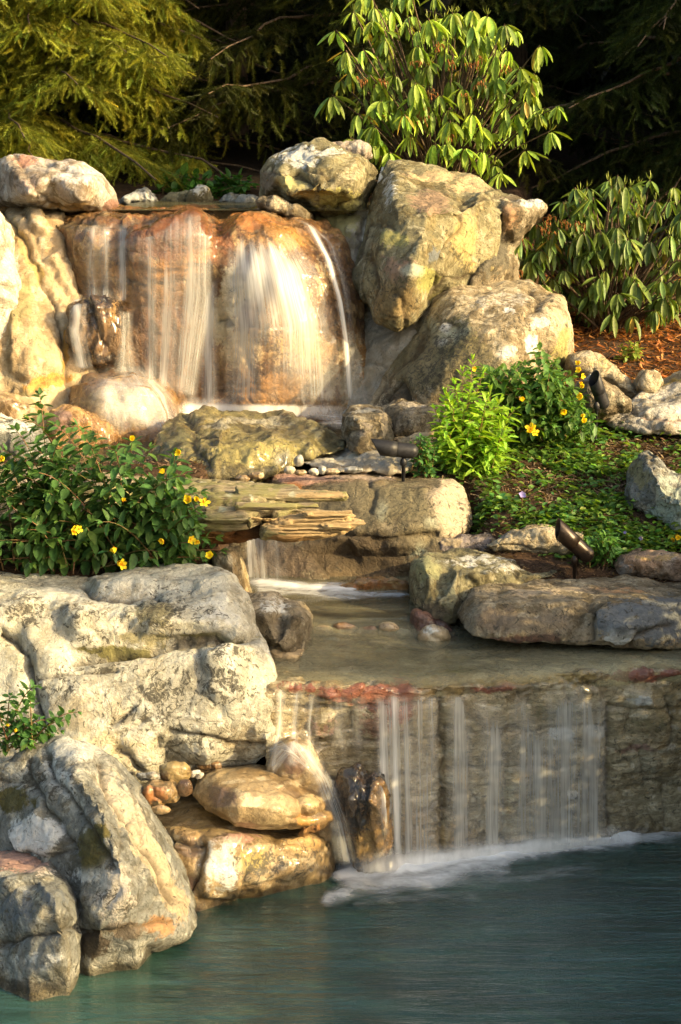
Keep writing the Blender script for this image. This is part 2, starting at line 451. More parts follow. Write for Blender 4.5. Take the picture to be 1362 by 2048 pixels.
M_ochre  = rock_mat("wet_ochre_ledge", (.46,.35,.20), (.27,.185,.09), (.56,.47,.32), wet=.7, rough=.75, bump=.5)
M_wall   = rock_mat("wet_ledge_stone", (.62,.53,.35), (.42,.35,.21), (.70,.63,.46), wet=.8, rough=.7, strata=(1,1,2.6))
M_umber  = rock_mat("umber_stone", (.21,.175,.115), (.11,.09,.055), (.31,.265,.18))  # darkened to hold the square boulder's shaded front
M_face   = rock_mat("wet_rust_face", (.33,.18,.06), (.18,.085,.03), (.46,.30,.13), wet=.7, rough=.66)
M_mortar = rock_mat("buff_mortar", (.52,.41,.26), (.40,.30,.175), (.58,.49,.34), grain=.6, bump=.6)
M_greymo = rock_mat("grey_mortar", (.36,.33,.27), (.27,.25,.21), (.42,.40,.35), grain=.6, bump=.5, wet=.5)
M_dark   = rock_mat("dark_wet_stone", (.12,.075,.04), (.035,.025,.02), (.24,.14,.06), wet=1.0, rough=.55)
M_red    = rock_mat("orange_pink_stone", (.44,.30,.20), (.30,.22,.17), (.52,.42,.34))
# ------------------------------------------------------------------ the stones, lower pool upwards
MOSS=(.10,.085,.018); MOSS2=(.20,.18,.05); RUST=(.40,.15,.03); REDS=(.30,.085,.05); PALE=(.66,.66,.62); WHITE=(.80,.80,.78)
LICH=(.50,.54,.42); DKB=(.06,.042,.025); GREY=(.26,.27,.27); YEL=(.38,.27,.10); PINK=(.50,.30,.24); BLUEG=(.16,.18,.20); TAN=(.50,.40,.26)

# --- wall of the lower fall: three mortared slabs, top surface running back to the shelf
TL = 6.15
rock("ledge_rock", "long mortared stone ledge with a rusty red and ochre lip under the lower waterfall",
  [(540,1262,6.0),(620,1262,6.05),(700,1262,6.1),(884,1268,6.15),(1215,1290,5.95),(1470,1300,5.9),(1470,1340,5.66),(1470,1760,5.66),(1218,1765,5.58),(1000,1780,5.5),(884,1780,5.42),(700,1800,5.36),(540,1800,5.3),(530,1600,5.3),(536,1374,5.34)], 5.4, M_wall,
  inner=[(560,1366,5.36),(620,1368,5.36),(700,1372,5.36),(790,1374,5.38),(860,1374,5.40),(620,1330,5.6),(760,1330,5.6),(860,1330,5.62),(600,1450,5.40),(700,1520,5.44),(800,1500,5.42),(700,1700,5.40),
   (920,1366,5.42),(1000,1358,5.45),(1100,1348,5.49),(1190,1342,5.51),(920,1330,5.62),(1100,1320,5.7),(1000,1450,5.47),(1100,1560,5.52),(960,1560,5.47),(1100,1430,5.50),
   (1240,1336,5.56),(1300,1330,5.58),(1362,1330,5.60),(1300,1450,5.59),(1300,1600,5.62),(1400,1500,5.62)],
  bulge=.01, R=14, thick=.35, vox=.0068, smooth=1, amp=.012, facet=(5,.075), ridge=.010, layers=(.112,.006), strata=(1,1,2.0), frac=.012, frac_s=5.5,
  cracks=[([(884,1376),(880,1440),(885,1500),(882,1640),(884,1720)],6,.018),([(1214,1412),(1216,1500),(1213,1570),(1216,1660)],6,.022),
   ([(545,1412),(700,1416),(880,1404)],5,.016),([(560,1490),(700,1482),(880,1475)],5,.014),([(540,1560),(720,1556),(880,1552)],5,.014),([(700,1416),(706,1482)],4,.012),([(770,1482),(762,1700)],4,.010),
   ([(890,1455),(1050,1462),(1213,1450)],5,.014),([(890,1540),(1000,1530),(1213,1536)],5,.014),([(890,1620),(1213,1610)],4,.012),([(935,1455),(938,1700)],5,.012),([(1060,1462),(1066,1540)],4,.012),([(1010,1540),(1004,1690)],4,.012),([(1130,1360),(1140,1450)],4,.010),
   ([(1216,1412),(1290,1418),(1400,1405)],5,.011),([(1220,1494),(1290,1506),(1400,1486)],4,.010),([(1220,1586),(1300,1566),(1400,1580)],4,.010),([(1332,1396),(1348,1440),(1342,1495)],5,.014),([(1262,1418),(1252,1460)],4,.008),([(1326,1575),(1336,1690)],4,.010),([(1285,1500),(1290,1575)],4,.012)],
  raises=[([(650,1378),(740,1374),(820,1380),(850,1400),(846,1450),(780,1470),(720,1450),(700,1420),(650,1400)],.014,16),([(625,1430),(665,1432),(668,1470),(628,1472)],.02,10),([(1075,1372),(1150,1366),(1200,1372),(1205,1410),(1120,1425),(1070,1410)],.015,14),([(1262,1385),(1300,1380),(1302,1412),(1265,1414)],.025,8),([(1225,1326),(1300,1318),(1380,1324),(1380,1350),(1230,1354)],.012,10)],
  stains=[(740,1386,120,14,REDS,.9),(770,1400,70,30,REDS,.85),(800,1395,40,50,(.36,.12,.06),.8),(600,1376,50,10,REDS,.6),(760,1450,60,40,(.30,.15,.09),.6),(640,1450,40,30,PINK,.5),(845,1430,30,90,(.46,.36,.15),.6),(860,1380,22,30,YEL,.7),(600,1560,70,70,(.22,.17,.12),.55),(830,1660,50,60,(.50,.37,.2),.6),
   (910,1378,26,20,YEL,.8),(1060,1362,120,12,(.50,.36,.13),.8),(1150,1350,80,10,(.50,.36,.13),.6),(990,1374,60,12,REDS,.75),(1120,1470,22,14,PALE,.9),(1190,1462,26,12,PALE,.9),(1145,1590,12,12,WHITE,1),(1025,1590,40,50,(.58,.54,.36),.5),(1040,1500,60,30,(.28,.24,.14),.5),(910,1680,60,40,(.50,.36,.17),.7),(1120,1420,80,26,(.30,.26,.13),.6),
   (1275,1350,60,12,REDS,.8),(1340,1345,40,8,REDS,.75),(1280,1398,22,14,PALE,.8),(1270,1500,50,12,PINK,.6),(1290,1530,50,30,(.50,.46,.32),.5),(1300,1450,60,26,(.38,.32,.17),.5)], speck=.13)

# --- shelf bits in the middle stream
M_peb = [rock_mat("tan_pebble", (.44,.35,.22), (.30,.22,.13), (.50,.44,.32), wet=.7, rough=.6, bump=.4),
         rock_mat("grey_pebble", (.36,.37,.36), (.24,.25,.26), (.45,.45,.42), wet=.5, rough=.6, bump=.4),
         rock_mat("white_pebble", (.62,.60,.55), (.50,.48,.43), (.70,.68,.64), bump=.4),
         rock_mat("brown_pebble", (.24,.15,.08), (.14,.085,.05), (.34,.22,.12), wet=.8, rough=.55, bump=.4)]
def pebble(label, px, py, w, h, d, m, grp=None, name="pebble", ang=0, **kw):
    a = np.arange(12)*math.pi/6; rs = random.Random(int(px*7+py)); ca, sa = math.cos(ang), math.sin(ang)
    ol = []
    for t in a:
        k = 1+rs.uniform(-.09, .09); x = .5*w*math.cos(t)*k; y = .5*h*math.sin(t)*k
        ol.append((px+x*ca-y*sa, py+x*sa+y*ca))
    s = min(w, h)*d/F
    kw.setdefault('amp', s*.08); kw.setdefault('facet', (1/(s*2.2), .05)); kw.setdefault('ridge', s*.03); kw.setdefault('fine', s*.015)
    return rock(name, label, ol, d, M_peb[m] if isinstance(m, int) else m, bulge=s*.42, R=min(w, h)*.5, thick=s*.5, vox=max(.003, s/16), cat='stone' if name == 'stone' else 'pebble', group=grp, smooth=2, **kw)
pebble("round tan cobble sitting alone on the wet ledge beside the long flat rock", 868, 1274, 72, 52, 5.86, 0, name='stone', speck=.2, stains=[(862,1262,20,14,PALE,.5)], cracks=[([(850,1262),(866,1276),(890,1280)],4,.006)])
rock("stone", "reddish brown wedge stone half hidden behind the round tan cobble", [(834,1228),(860,1222),(890,1238),(912,1262),(918,1284),(880,1292),(850,1290),(832,1265)], 5.98, rock_mat("maroon_stone", (.22,.10,.07), (.12,.06,.045), (.30,.17,.12), wet=.8, rough=.6), bulge=.05, R=25, thick=.12, cat='stone')
for (x, y, w, h, m, lab) in [(648,1262,44,26,0,"sunken tan pebble nearest the grey block in the shallow stream"),(690,1256,50,30,3,"rusty sunken pebble in the shallow stream"),(735,1264,54,32,3,"dark brown sunken pebble in the middle of the shallow stream"),(778,1258,44,38,0,"pale cream sunken pebble in the shallow stream"),(806,1268,34,26,1,"bluish grey sunken pebble touching the round cobble"),(662,1282,40,20,1,"small greyish sunken pebble at the stream's near edge"),(712,1284,40,20,0,"small tan sunken pebble at the stream's near edge"),(758,1286,42,18,0,"flat yellowish sunken pebble below the pale one")]:
    pebble(lab, x, y, w, h*.8, 5.955, m, "sunken pebbles in the shallow stream")

# --- grey block left of the shelf, slanted slab above it
rock("block_rock", "angular grey block jutting between the big pale boulder and the shallow stream",
  [(485,1195,5.95),(540,1186,5.95),(600,1214,5.85),(620,1240,5.8),(619,1298,5.75),(592,1311,5.7),(566,1316,5.7),(545,1300,5.68),(505,1262,5.7),(480,1230,5.75)], 5.7, M_brown,
  inner=[(530,1232,5.66),(590,1240,5.70),(560,1225,5.76),(556,1290,5.62)], bulge=.02, R=14, thick=.4, facet=(5,.12),
  cracks=[([(556,1232),(560,1270),(556,1312)],6,.012)], stains=[(550,1215,50,18,PALE,.55),(530,1200,50,10,TAN,.5)], speck=.2)
rock("stone", "low buff footing stone under the angular grey block", [(545,1300),(610,1300),(612,1325),(590,1340),(548,1336),(538,1318)], 5.66, M_mortar, bulge=.04, R=20, thick=.2, cat='stone')
rock("slab_rock", "pale slanted slab standing between the flowering shrub and the small fall",
  [(425,1108),(455,1090),(476,1090),(488,1120),(500,1176),(502,1215),(450,1220),(425,1160)], 6.1, M_cream,
  inner=[(462,1120,6.0),(470,1160,5.98)], bulge=.02, R=12, thick=.15, facet=(4,.08), speck=.1)

# --- big pale boulder left
rock("boulder", "huge pale boulder with black lichen flecks and a long horizontal crack below its overhanging top",
  [(-120,1150,6.0),(-60,1146,6.02),(0,1140,6.05),(100,1137,6.05),(200,1143,6.0),(300,1130,6.0),(380,1126,6.02),(440,1130,5.95),(475,1150,5.85),(495,1195,5.72),(507,1255,5.6),(528,1292,5.5),(545,1330,5.45),(553,1400,5.38),(553,1460,5.32),(545,1510,5.32),(520,1532,5.38),(480,1590,5.6),(300,1630,5.6),(200,1640,5.5),(-120,1640,5.3)], 5.4, M_pale,
  inner=[(0,1192,5.62),(100,1188,5.60),(180,1196,5.58),(300,1200,5.56),(400,1196,5.56),(450,1180,5.62),(-60,1190,5.62),(250,1160,5.8),(420,1150,5.85),(0,1230,5.50),(150,1230,5.48),(300,1240,5.46),(420,1240,5.44),(480,1250,5.48),(0,1290,5.50),(150,1300,5.50),(300,1285,5.48),(440,1278,5.46),(150,1340,5.40),(300,1330,5.38),(450,1320,5.36),(520,1360,5.40),(-50,1400,5.42),(40,1420,5.38),(150,1450,5.28),(300,1450,5.28),(420,1450,5.27),(500,1440,5.30),(300,1530,5.26),(420,1522,5.29),(150,1540,5.22),(350,1556,5.42),(450,1548,5.45)],
  bulge=.03, R=30, thick=.5, vox=.0062, smooth=2, amp=.009, facet=(2.6,.032), ridge=.007, fine=.003,
  cracks=[([(150,1316),(190,1306),(260,1300),(330,1288),(420,1282),(505,1276)],8,.060),([(60,1362),(110,1352),(170,1342),(230,1338)],6,.014),([(0,1272),(34,1282),(55,1310),(62,1360),(75,1440)],9,.05),([(170,1168),(185,1186),(240,1192),(310,1190)],6,.022),([(310,1190),(330,1196)],5,.014),([(395,1300),(400,1330),(410,1350)],7,.012),([(340,1462),(400,1468),(450,1486),(530,1500)],7,.020),([(222,1452),(240,1436),(262,1420)],6,.018),([(228,1500),(262,1510),(276,1545)],7,.024)],
  raises=[([(175,1160),(230,1148),(330,1136),(430,1132),(470,1155),(400,1180),(300,1182),(200,1180)],.022,14),([(402,1300),(500,1284),(540,1340),(545,1420),(470,1430),(410,1380)],.022,30),([(40,1240),(160,1230),(200,1290),(110,1330),(60,1310)],.02,40),([(340,1462),(450,1484),(545,1510),(540,1600),(300,1600)],-.008,20)],
  stains=[(150,1200,200,40,(.56,.57,.52),.5),(440,1250,60,50,PALE,.5),(200,1500,160,50,(.66,.58,.38),.5),(250,1296,110,8,MOSS2,.8),(410,1276,110,6,MOSS2,.75),(300,1226,50,30,(.18,.16,.08),.75),(280,1276,70,12,(.36,.32,.18),.7),(30,1300,40,60,(.50,.46,.33),.5),(480,1480,60,40,(.40,.34,.24),.55),(500,1440,40,60,(.42,.39,.32),.5)],  # yellow low patch carries sunlight, darker right patches the shade
  speck=.10, specks=[(320,1225,60,50,.62),(55,1225,50,34,.62),(170,1220,50,30,.50),(185,1280,60,26,.45),(230,1330,70,22,.5),(330,1390,90,60,.56),(440,1370,60,50,.66),(450,1310,60,30,.5),(300,1430,110,60,.48),(110,1370,60,40,.48),(400,1230,70,30,.4),(380,1480,120,36,.42)])

# --- foreground left
rock("boulder", "tall leaning grey foreground boulder with a white chipped patch and a dark moss pad",
  [(-120,1560,5.0),(-40,1540,5.0),(0,1528,5.02),(60,1500,5.04),(112,1479,5.05),(160,1484,5.0),(222,1520,5.0),(275,1572,4.98),(318,1650,4.95),(350,1720,4.92),(376,1790,4.88),(392,1850,4.82),(372,1876,4.76),(300,1902,4.72),(280,1960,4.68),(170,1975,4.62),(-120,1990,4.6)], 4.9, M_grey,
  inner=[(60,1540,4.98),(160,1560,4.76),(205,1620,4.66),(235,1700,4.58),(255,1780,4.54),(270,1860,4.56),(200,1850,4.54),(80,1600,4.86),(0,1620,4.98),(100,1700,4.76),(150,1780,4.66),(0,1720,4.92),(330,1790,4.72),(300,1700,4.77),(260,1620,4.83)],
  bulge=.02, R=20, thick=.45, vox=.0058, smooth=1, amp=.006, facet=(2.2,.035), ridge=.016,
  cracks=[([(95,1505),(110,1560),(150,1620),(190,1680),(225,1740)],7,.02),([(200,1520),(230,1580),(270,1650),(320,1740),(345,1800)],9,.025),([(60,1530),(70,1580),(110,1640),(140,1700)],7,.02),([(150,1862),(230,1866),(300,1850),(340,1846)],6,.018),([(20,1700),(100,1712),(135,1706)],5,.015),([(0,1560),(60,1570),(90,1560)],5,.012)],
  raises=[([(25,1660),(80,1618),(105,1650),(132,1690),(90,1715),(40,1700)],.02,8),([(160,1620),(215,1650),(235,1760),(200,1850),(160,1800)],.015,20)],
  stains=[(76,1672,44,36,WHITE,1.1),(40,1650,20,20,WHITE,.6),(182,1700,32,42,MOSS,1.1),(200,1660,30,20,MOSS,.8),(30,1600,40,26,MOSS,.8),(300,1700,26,110,(.60,.50,.34),.8,-28),(345,1790,24,60,(.56,.44,.28),.8,-25),(250,1600,24,100,(.56,.50,.40),.7,-35),(150,1500,60,22,PALE,.8),(120,1560,20,60,PALE,.7,-30),(230,1780,40,70,(.58,.53,.46),.7),(250,1860,50,20,(.18,.14,.10),.8),(180,1890,50,30,DKB,.8),(320,1850,40,22,(.50,.28,.13),.7),(170,1750,50,20,PALE,.6)],  # long warm patches paint the sunlight on the right flank
  speck=.12, specks=[(215,1790,24,24,.6),(160,1580,60,40,.4),(80,1560,60,40,.45)])
rock("boulder", "blue-grey foreground boulder with a pinkish top standing in the pool at the picture's corner",
  [(-120,1700,5.0),(0,1702,4.92),(60,1706,4.85),(108,1716,4.8),(135,1750,4.72),(158,1800,4.64),(164,1850,4.6),(160,1925,4.54),(150,2010,4.48),(60,2050,4.42),(-120,2060,4.6)], 4.6, M_grey,
  inner=[(0,1750,4.62),(70,1755,4.6),(110,1790,4.5),(60,1850,4.52),(125,1860,4.47),(0,1850,4.6),(60,1950,4.48),(0,1950,4.55),(125,1930,4.44)],
  bulge=.02, R=16, thick=.4, vox=.0055, smooth=1, amp=.006, facet=(2.4,.04), ridge=.016,
  cracks=[([(0,1888),(60,1876),(110,1868),(160,1850)],6,.022),([(0,1800),(40,1775),(70,1770)],5,.01)],
  stains=[(40,1725,70,22,PINK,.8),(90,1740,40,16,PALE,.5),(20,1820,60,40,BLUEG,.6),(110,1800,40,30,BLUEG,.5),(80,1920,80,16,PALE,.5),(60,1975,90,16,(.12,.11,.09),.7)], speck=.2)

# --- ochre ledges at the pool edge
rock("ledge_rock", "low ochre ledge rock washed by the pool, its top still wet",
  [(250,1600,5.5),(330,1598,5.5),(420,1590,5.5),(560,1590,5.55),(650,1620,5.5),(668,1660,5.4),(672,1720,5.34),(660,1790,5.28),(520,1830,5.2),(400,1880,5.05),(330,1880,5.0),(250,1800,5.1)], 5.3, M_ochre,
  inner=[(345,1670,5.08),(400,1680,5.06),(440,1672,5.06),(520,1690,5.12),(600,1680,5.2),(650,1668,5.3),(380,1620,5.32),(500,1630,5.36),(600,1640,5.4),(400,1760,5.0),(520,1760,5.08),(620,1730,5.2)],
  bulge=.02, R=14, thick=.35, vox=.0055, smooth=3, amp=.012, facet=(4.0,.05), ridge=.008, fine=.002,
  cracks=[([(345,1680),(380,1695),(410,1690),(400,1740),(385,1780)],8,.03),([(480,1690),(486,1740)],5,.008),([(560,1690),(640,1700)],5,.01)],
  raises=[([(412,1680),(480,1676),(490,1740),(470,1790),(410,1795),(395,1740)],.025,14),([(345,1660),(400,1672),(398,1700),(350,1700)],.02,10)],
  stains=[(440,1730,40,50,PALE,.7),(375,1700,30,20,(.14,.09,.06),.8),(500,1720,40,30,(.38,.30,.10),.7),(480,1680,50,12,PINK,.7),(600,1690,60,22,(.50,.32,.13),.6),(460,1640,130,26,(.42,.30,.13),.6),(370,1780,40,30,(.26,.14,.08),.6)],
  speck=.2, specks=[(520,1730,70,50,.6),(600,1720,50,40,.45),(400,1790,50,30,.5)])
rock("ledge_rock", "smooth wet ochre rock with a splintered right corner lying on the low pool ledge",
  [(382,1590,5.26),(398,1550,5.32),(436,1530,5.36),(520,1531,5.38),(594,1543,5.38),(638,1578,5.32),(666,1608,5.28),(672,1642,5.24),(640,1664,5.2),(600,1660,5.16),(540,1660,5.13),(470,1656,5.11),(410,1624,5.15)], 5.4, M_ochre,
  inner=[(430,1570,5.20),(480,1580,5.14),(560,1590,5.15),(620,1605,5.2),(480,1610,5.09),(560,1620,5.11),(470,1552,5.27),(560,1562,5.28)],
  bulge=.05, R=26, thick=.25, facet=(4,.03), ridge=.004, fine=.002, frac=0, vox=.005, smooth=3, amp=.010,
  cracks=[([(570,1576),(600,1590),(612,1630)],6,.014),([(580,1640),(640,1628),(662,1612)],6,.014)],
  stains=[(440,1590,30,26,(.16,.10,.06),.9),(500,1600,26,16,(.66,.56,.36),.8),(620,1600,30,16,(.56,.42,.22),.7),(600,1560,40,14,(.34,.26,.16),.6),(612,1640,20,12,(.50,.25,.06),.9)], speck=.12)
rock("rock_shard", "small rust orange shard leaning on the splintered corner of the ochre rock", [(594,1670),(606,1652),(624,1642),(640,1648),(642,1660),(624,1672),(602,1676)], 5.16, rock_mat("orange_shard_stone", (.50,.27,.08), (.36,.17,.05), (.56,.36,.15), wet=.4), bulge=.02, R=10, thick=.04, vox=.0035, smooth=1, facet=(9,.1), cat='rock shard')
pebble("largest olive-brown cobble nestled against the big pale boulder", 352, 1545, 70, 52, 5.16, 3, name='stone', stains=[(350,1530,30,16,(.34,.25,.10),.9),(360,1550,30,20,(.30,.22,.10),.8)], cracks=[([(352,1535),(362,1545),(378,1548)],3,.004)])
pebble("small round brown cobble below the olive-brown one", 369, 1577, 34, 38, 5.10, 3, name='stone')
pebble("charcoal cobble tucked behind the ochre rock", 408, 1532, 40, 26, 5.34, M_dark, name='stone')
pebble("small reddish grey cobble touching the charcoal one", 430, 1532, 26, 22, 5.34, 3, name='stone')
pebble("bright white chip of stone between two brown cobbles", 393, 1549, 30, 18, 5.26, 2, name='stone')
pebble("mottled flat pebble wedged left of the olive-brown cobble", 296, 1553, 52, 24, 5.14, 1, name='stone', speck=.5)
rock("stone", "orange-brown cracked stone in the gap behind the leaning boulder", [(270,1580),(300,1565),(345,1564),(356,1582),(352,1604),(318,1616),(285,1612)], 5.10, M_ochre, bulge=.04, R=22, thick=.12, cat='stone', stains=[(300,1590,40,20,(.34,.14,.05),.8)], speck=.2, cracks=[([(300,1566),(310,1590),(330,1606)],4,.01)])
pebble("smooth orange pebble under the cracked stone behind the leaning boulder", 322, 1620, 44, 20, 5.04, 0, name='stone')

# --- stones standing in the lower fall
rock("standing_stone", "dark split stone with an orange heart standing under the lower fall",
  [(678,1560),(690,1538),(712,1530),(745,1548),(768,1556),(782,1600),(786,1730),(720,1745),(700,1740),(684,1660),(676,1600)], 5.30, M_dark,
  inner=[(705,1600,5.22),(735,1600,5.2),(765,1620,5.22)], bulge=.05, R=24, thick=.14, vox=.005, facet=(6,.14), strata=(2,2,.8), cat='rock',
  cracks=[([(738,1548),(734,1600),(728,1640)],6,.025),([(712,1560),(716,1640)],4,.01)],
  stains=[(760,1650,22,80,(.38,.22,.07),1.0),(735,1690,24,40,(.46,.29,.10),.9),(752,1580,16,26,(.30,.17,.06),.7),(700,1600,18,70,(.02,.015,.012),.9)])
rock("stone", "rounded brown stone with water pouring over it beside the big pale boulder", [(535,1540),(552,1500),(580,1482),(612,1486),(640,1520),(660,1570),(672,1640),(660,1680),(600,1680),(550,1600)], 5.34, M_ochre,
  bulge=.07, R=34, thick=.2, cat='stone', stains=[(590,1520,40,26,(.22,.13,.09),.7)])

# --- middle bank rocks right
rock("slab_rock", "long flat-topped slab with a blue-grey end and white scar on the wet ledge",
  [(914,1232,5.86),(930,1205,5.9),(950,1180,6.0),(985,1170,6.1),(1050,1160,6.2),(1130,1156,6.3),(1180,1154,6.3),(1260,1156,6.3),(1362,1164,6.3),(1470,1170,6.3),(1470,1310,5.8),(1362,1300,5.72),(1310,1296,5.7),(1243,1302,5.68),(1176,1297,5.68),(1100,1290,5.7),(1000,1282,5.7),(945,1272,5.72),(925,1258,5.78)], 5.8, M_brown,
  inner=[(960,1206,5.78),(1000,1198,5.80),(1080,1196,5.80),(1160,1204,5.78),(1185,1214,5.72),(1230,1200,5.8),(1300,1196,5.82),(1362,1204,5.8),(1180,1170,6.15),(1060,1175,6.0),(1300,1175,6.1),(1100,1250,5.72),(1000,1250,5.73),(1240,1250,5.66),(1310,1250,5.70)],
  bulge=.015, R=10, thick=.4, vox=.0062, smooth=1, amp=.008, facet=(4.0,.055), ridge=.010,
  cracks=[([(1178,1212),(1182,1250),(1176,1296)],7,.02),([(1262,1300),(1274,1270),(1340,1250)],7,.02),([(1184,1216),(1250,1200),(1362,1220)],4,.008)],
  stains=[(1250,1240,60,40,BLUEG,1.0),(1330,1240,60,50,BLUEG,1.0),(1240,1276,30,14,WHITE,1.2),(1225,1262,16,14,WHITE,.7),(1100,1180,110,10,(.50,.40,.28),.7),(1240,1178,80,8,(.46,.27,.14),.6),(1000,1240,70,30,(.20,.155,.11),.7),(1100,1250,60,30,(.24,.19,.13),.7),(1060,1276,90,8,(.14,.07,.05),.7),(980,1188,30,14,(.40,.33,.22),.5)], speck=.24)
rock("rock", "greenish grey rock with a sloping ribbed top behind the long flat slab",
  [(824,1150,6.2),(832,1128,6.25),(852,1115,6.3),(900,1103,6.4),(960,1106,6.5),(1040,1118,6.5),(1130,1132,6.4),(1120,1146,6.35),(1040,1172,6.2),(960,1190,6.1),(930,1230,6.0),(915,1256,5.96),(850,1252,6.0),(832,1236,6.04),(826,1190,6.1)], 6.1, M_olive,
  inner=[(850,1132,6.12),(920,1142,6.06),(960,1150,6.05),(900,1124,6.22),(1000,1140,6.2),(870,1200,6.0),(910,1200,5.98)],
  bulge=.015, R=12, thick=.4, vox=.006, smooth=1, facet=(4,.08), cracks=[([(920,1140),(925,1200),(905,1245)],6,.014),([(856,1140),(870,1170),(862,1210)],5,.01)],
  stains=[(960,1120,80,10,PALE,.6),(1020,1140,70,14,PALE,.5),(860,1140,30,30,(.34,.34,.18),.7),(860,1225,40,24,(.14,.11,.07),.8),(900,1190,36,40,(.24,.24,.16),.5),(1080,1134,40,8,(.4,.26,.16),.5)], speck=.25)
rock("rock", "pale cream rock lying directly behind the tilted bronze spotlight",
  [(968,1092),(985,1072),(1020,1060),(1100,1053),(1150,1056),(1172,1066),(1172,1100),(1140,1118),(1060,1122),(985,1112)], 6.5, M_cream,
  bulge=.07, R=30, thick=.25, facet=(5,.10), stains=[(1000,1066,30,8,BLUEG,.6),(1060,1090,60,14,(.40,.31,.2),.4)], speck=.12, cracks=[([(985,1095),(1040,1098),(1100,1110)],5,.01)])
rock("rock", "thin violet grey rock wedged between the square boulder and the pale cream rock",
  [(870,1075),(920,1068),(985,1072),(1010,1086),(970,1112),(930,1124),(870,1118)], 6.62, rock_mat("violet_grey_stone", (.34,.29,.28), (.22,.19,.19), (.44,.38,.34)), bulge=.05, R=24, thick=.25, facet=(5,.10), stains=[(900,1085,30,14,TAN,.7)], speck=.25)
rock("rock", "smooth orange-pink rock at the right edge beside the blue periwinkle",
  [(1228,1130),(1245,1112),(1290,1103),(1362,1106),(1470,1110),(1470,1170),(1362,1168),(1280,1162),(1234,1154)], 6.35, M_red, bulge=.06, R=26, thick=.3, facet=(4,.08), amp=.01,
  stains=[(1250,1145,24,24,(.30,.28,.26),.6),(1320,1112,60,8,(.50,.34,.14),.6)], speck=.15)
rock("boulder", "pointed grey rock crusted with pale green lichen at the right edge of the ground cover",
  [(1255,985,6.8),(1272,940,6.9),(1288,905,6.95),(1300,896,6.95),(1325,908,6.9),(1362,935,6.85),(1470,980,6.8),(1470,1110,6.6),(1380,1095,6.62),(1320,1062,6.65),(1280,1030,6.7),(1258,1015,6.75)], 6.8, M_grey,
  inner=[(1305,940,6.72),(1330,990,6.6),(1362,1000,6.55),(1290,990,6.72),(1340,1050,6.6)], bulge=.02, R=16, thick=.35, facet=(4,.14),
  cracks=[([(1298,900),(1310,950),(1290,1010)],6,.012),([(1320,960),(1350,980),(1400,985)],6,.014)],
  stains=[(1350,1010,60,50,(.42,.48,.40),.85),(1310,1040,40,30,(.40,.46,.38),.8),(1340,950,30,14,(.42,.48,.40),.6),(1280,950,20,40,(.30,.26,.14),.7),(1306,985,14,20,(.5,.42,.33),.7)], speck=.3)

# --- square boulder at the right of the log
rock("boulder", "square-shouldered boulder with pinkish top and flank coloured sunlit cream behind the log's broken end",
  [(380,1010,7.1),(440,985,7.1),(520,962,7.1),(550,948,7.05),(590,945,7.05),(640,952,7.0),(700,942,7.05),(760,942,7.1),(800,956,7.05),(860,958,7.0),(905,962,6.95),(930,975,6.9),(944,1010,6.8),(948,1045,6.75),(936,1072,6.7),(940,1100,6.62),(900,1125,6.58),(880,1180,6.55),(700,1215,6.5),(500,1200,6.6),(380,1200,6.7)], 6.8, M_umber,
  inner=[(560,975,6.92),(640,972,6.86),(700,968,6.84),(780,972,6.8),(850,972,6.76),(868,985,6.70),(870,1030,6.62),(880,1070,6.60),(700,1020,6.72),(780,1020,6.68),(640,1010,6.8),(700,1070,6.62),(800,1072,6.58),(600,1100,6.66),(700,1110,6.68),(800,1110,6.66),(700,1160,6.62),(520,1120,6.7),(920,1020,6.74)],
  bulge=.01, R=12, thick=.5, vox=.0066, smooth=2, amp=.010, facet=(3.6,.03), ridge=.006, frac=.002, fine=.002,
  cracks=[([(690,1066),(760,1080),(800,1072),(870,1070),(950,1078)],7,.026),([(740,960),(748,985),(740,1020)],6,.012),([(760,1166),(800,1146),(840,1136)],8,.04),([(640,1120),(660,1150),(700,1165)],6,.016)],
  raises=[([(700,1080),(870,1080),(900,1110),(830,1140),(720,1120)],.02,16)],
  stains=[(905,1020,34,60,(.60,.50,.36),1.1),(880,990,30,20,(.56,.46,.34),.8),(620,958,90,10,PINK,.8),(720,954,120,8,(.56,.44,.36),.7),(700,1010,110,50,(.17,.145,.09),.95),(800,1010,80,44,(.22,.19,.11),.9),(840,1060,60,30,(.24,.20,.12),.8),(764,1020,14,24,LICH,.9),(862,1045,20,16,LICH,.7),(840,1100,22,20,LICH,.6),(700,1110,120,50,(.09,.065,.04),.95),(560,1130,70,50,(.20,.15,.11),.9),(700,1150,60,20,(.24,.17,.09),.7),(590,965,20,10,RUST,.7)],  # cream flank carries the sun, dark front patches the shade
  speck=.22, specks=[(650,975,60,26,.45),(800,1040,80,50,.35)])
rock("stone", "low orange stone in the dark hollow under the square boulder", [(650,1175),(700,1160),(760,1150),(815,1152),(830,1170),(826,1200),(740,1206),(660,1200)], 6.42, M_amber, bulge=.03, R=18, thick=.15, cat='stone', stains=[(750,1170,60,12,(.34,.14,.04),.6)])

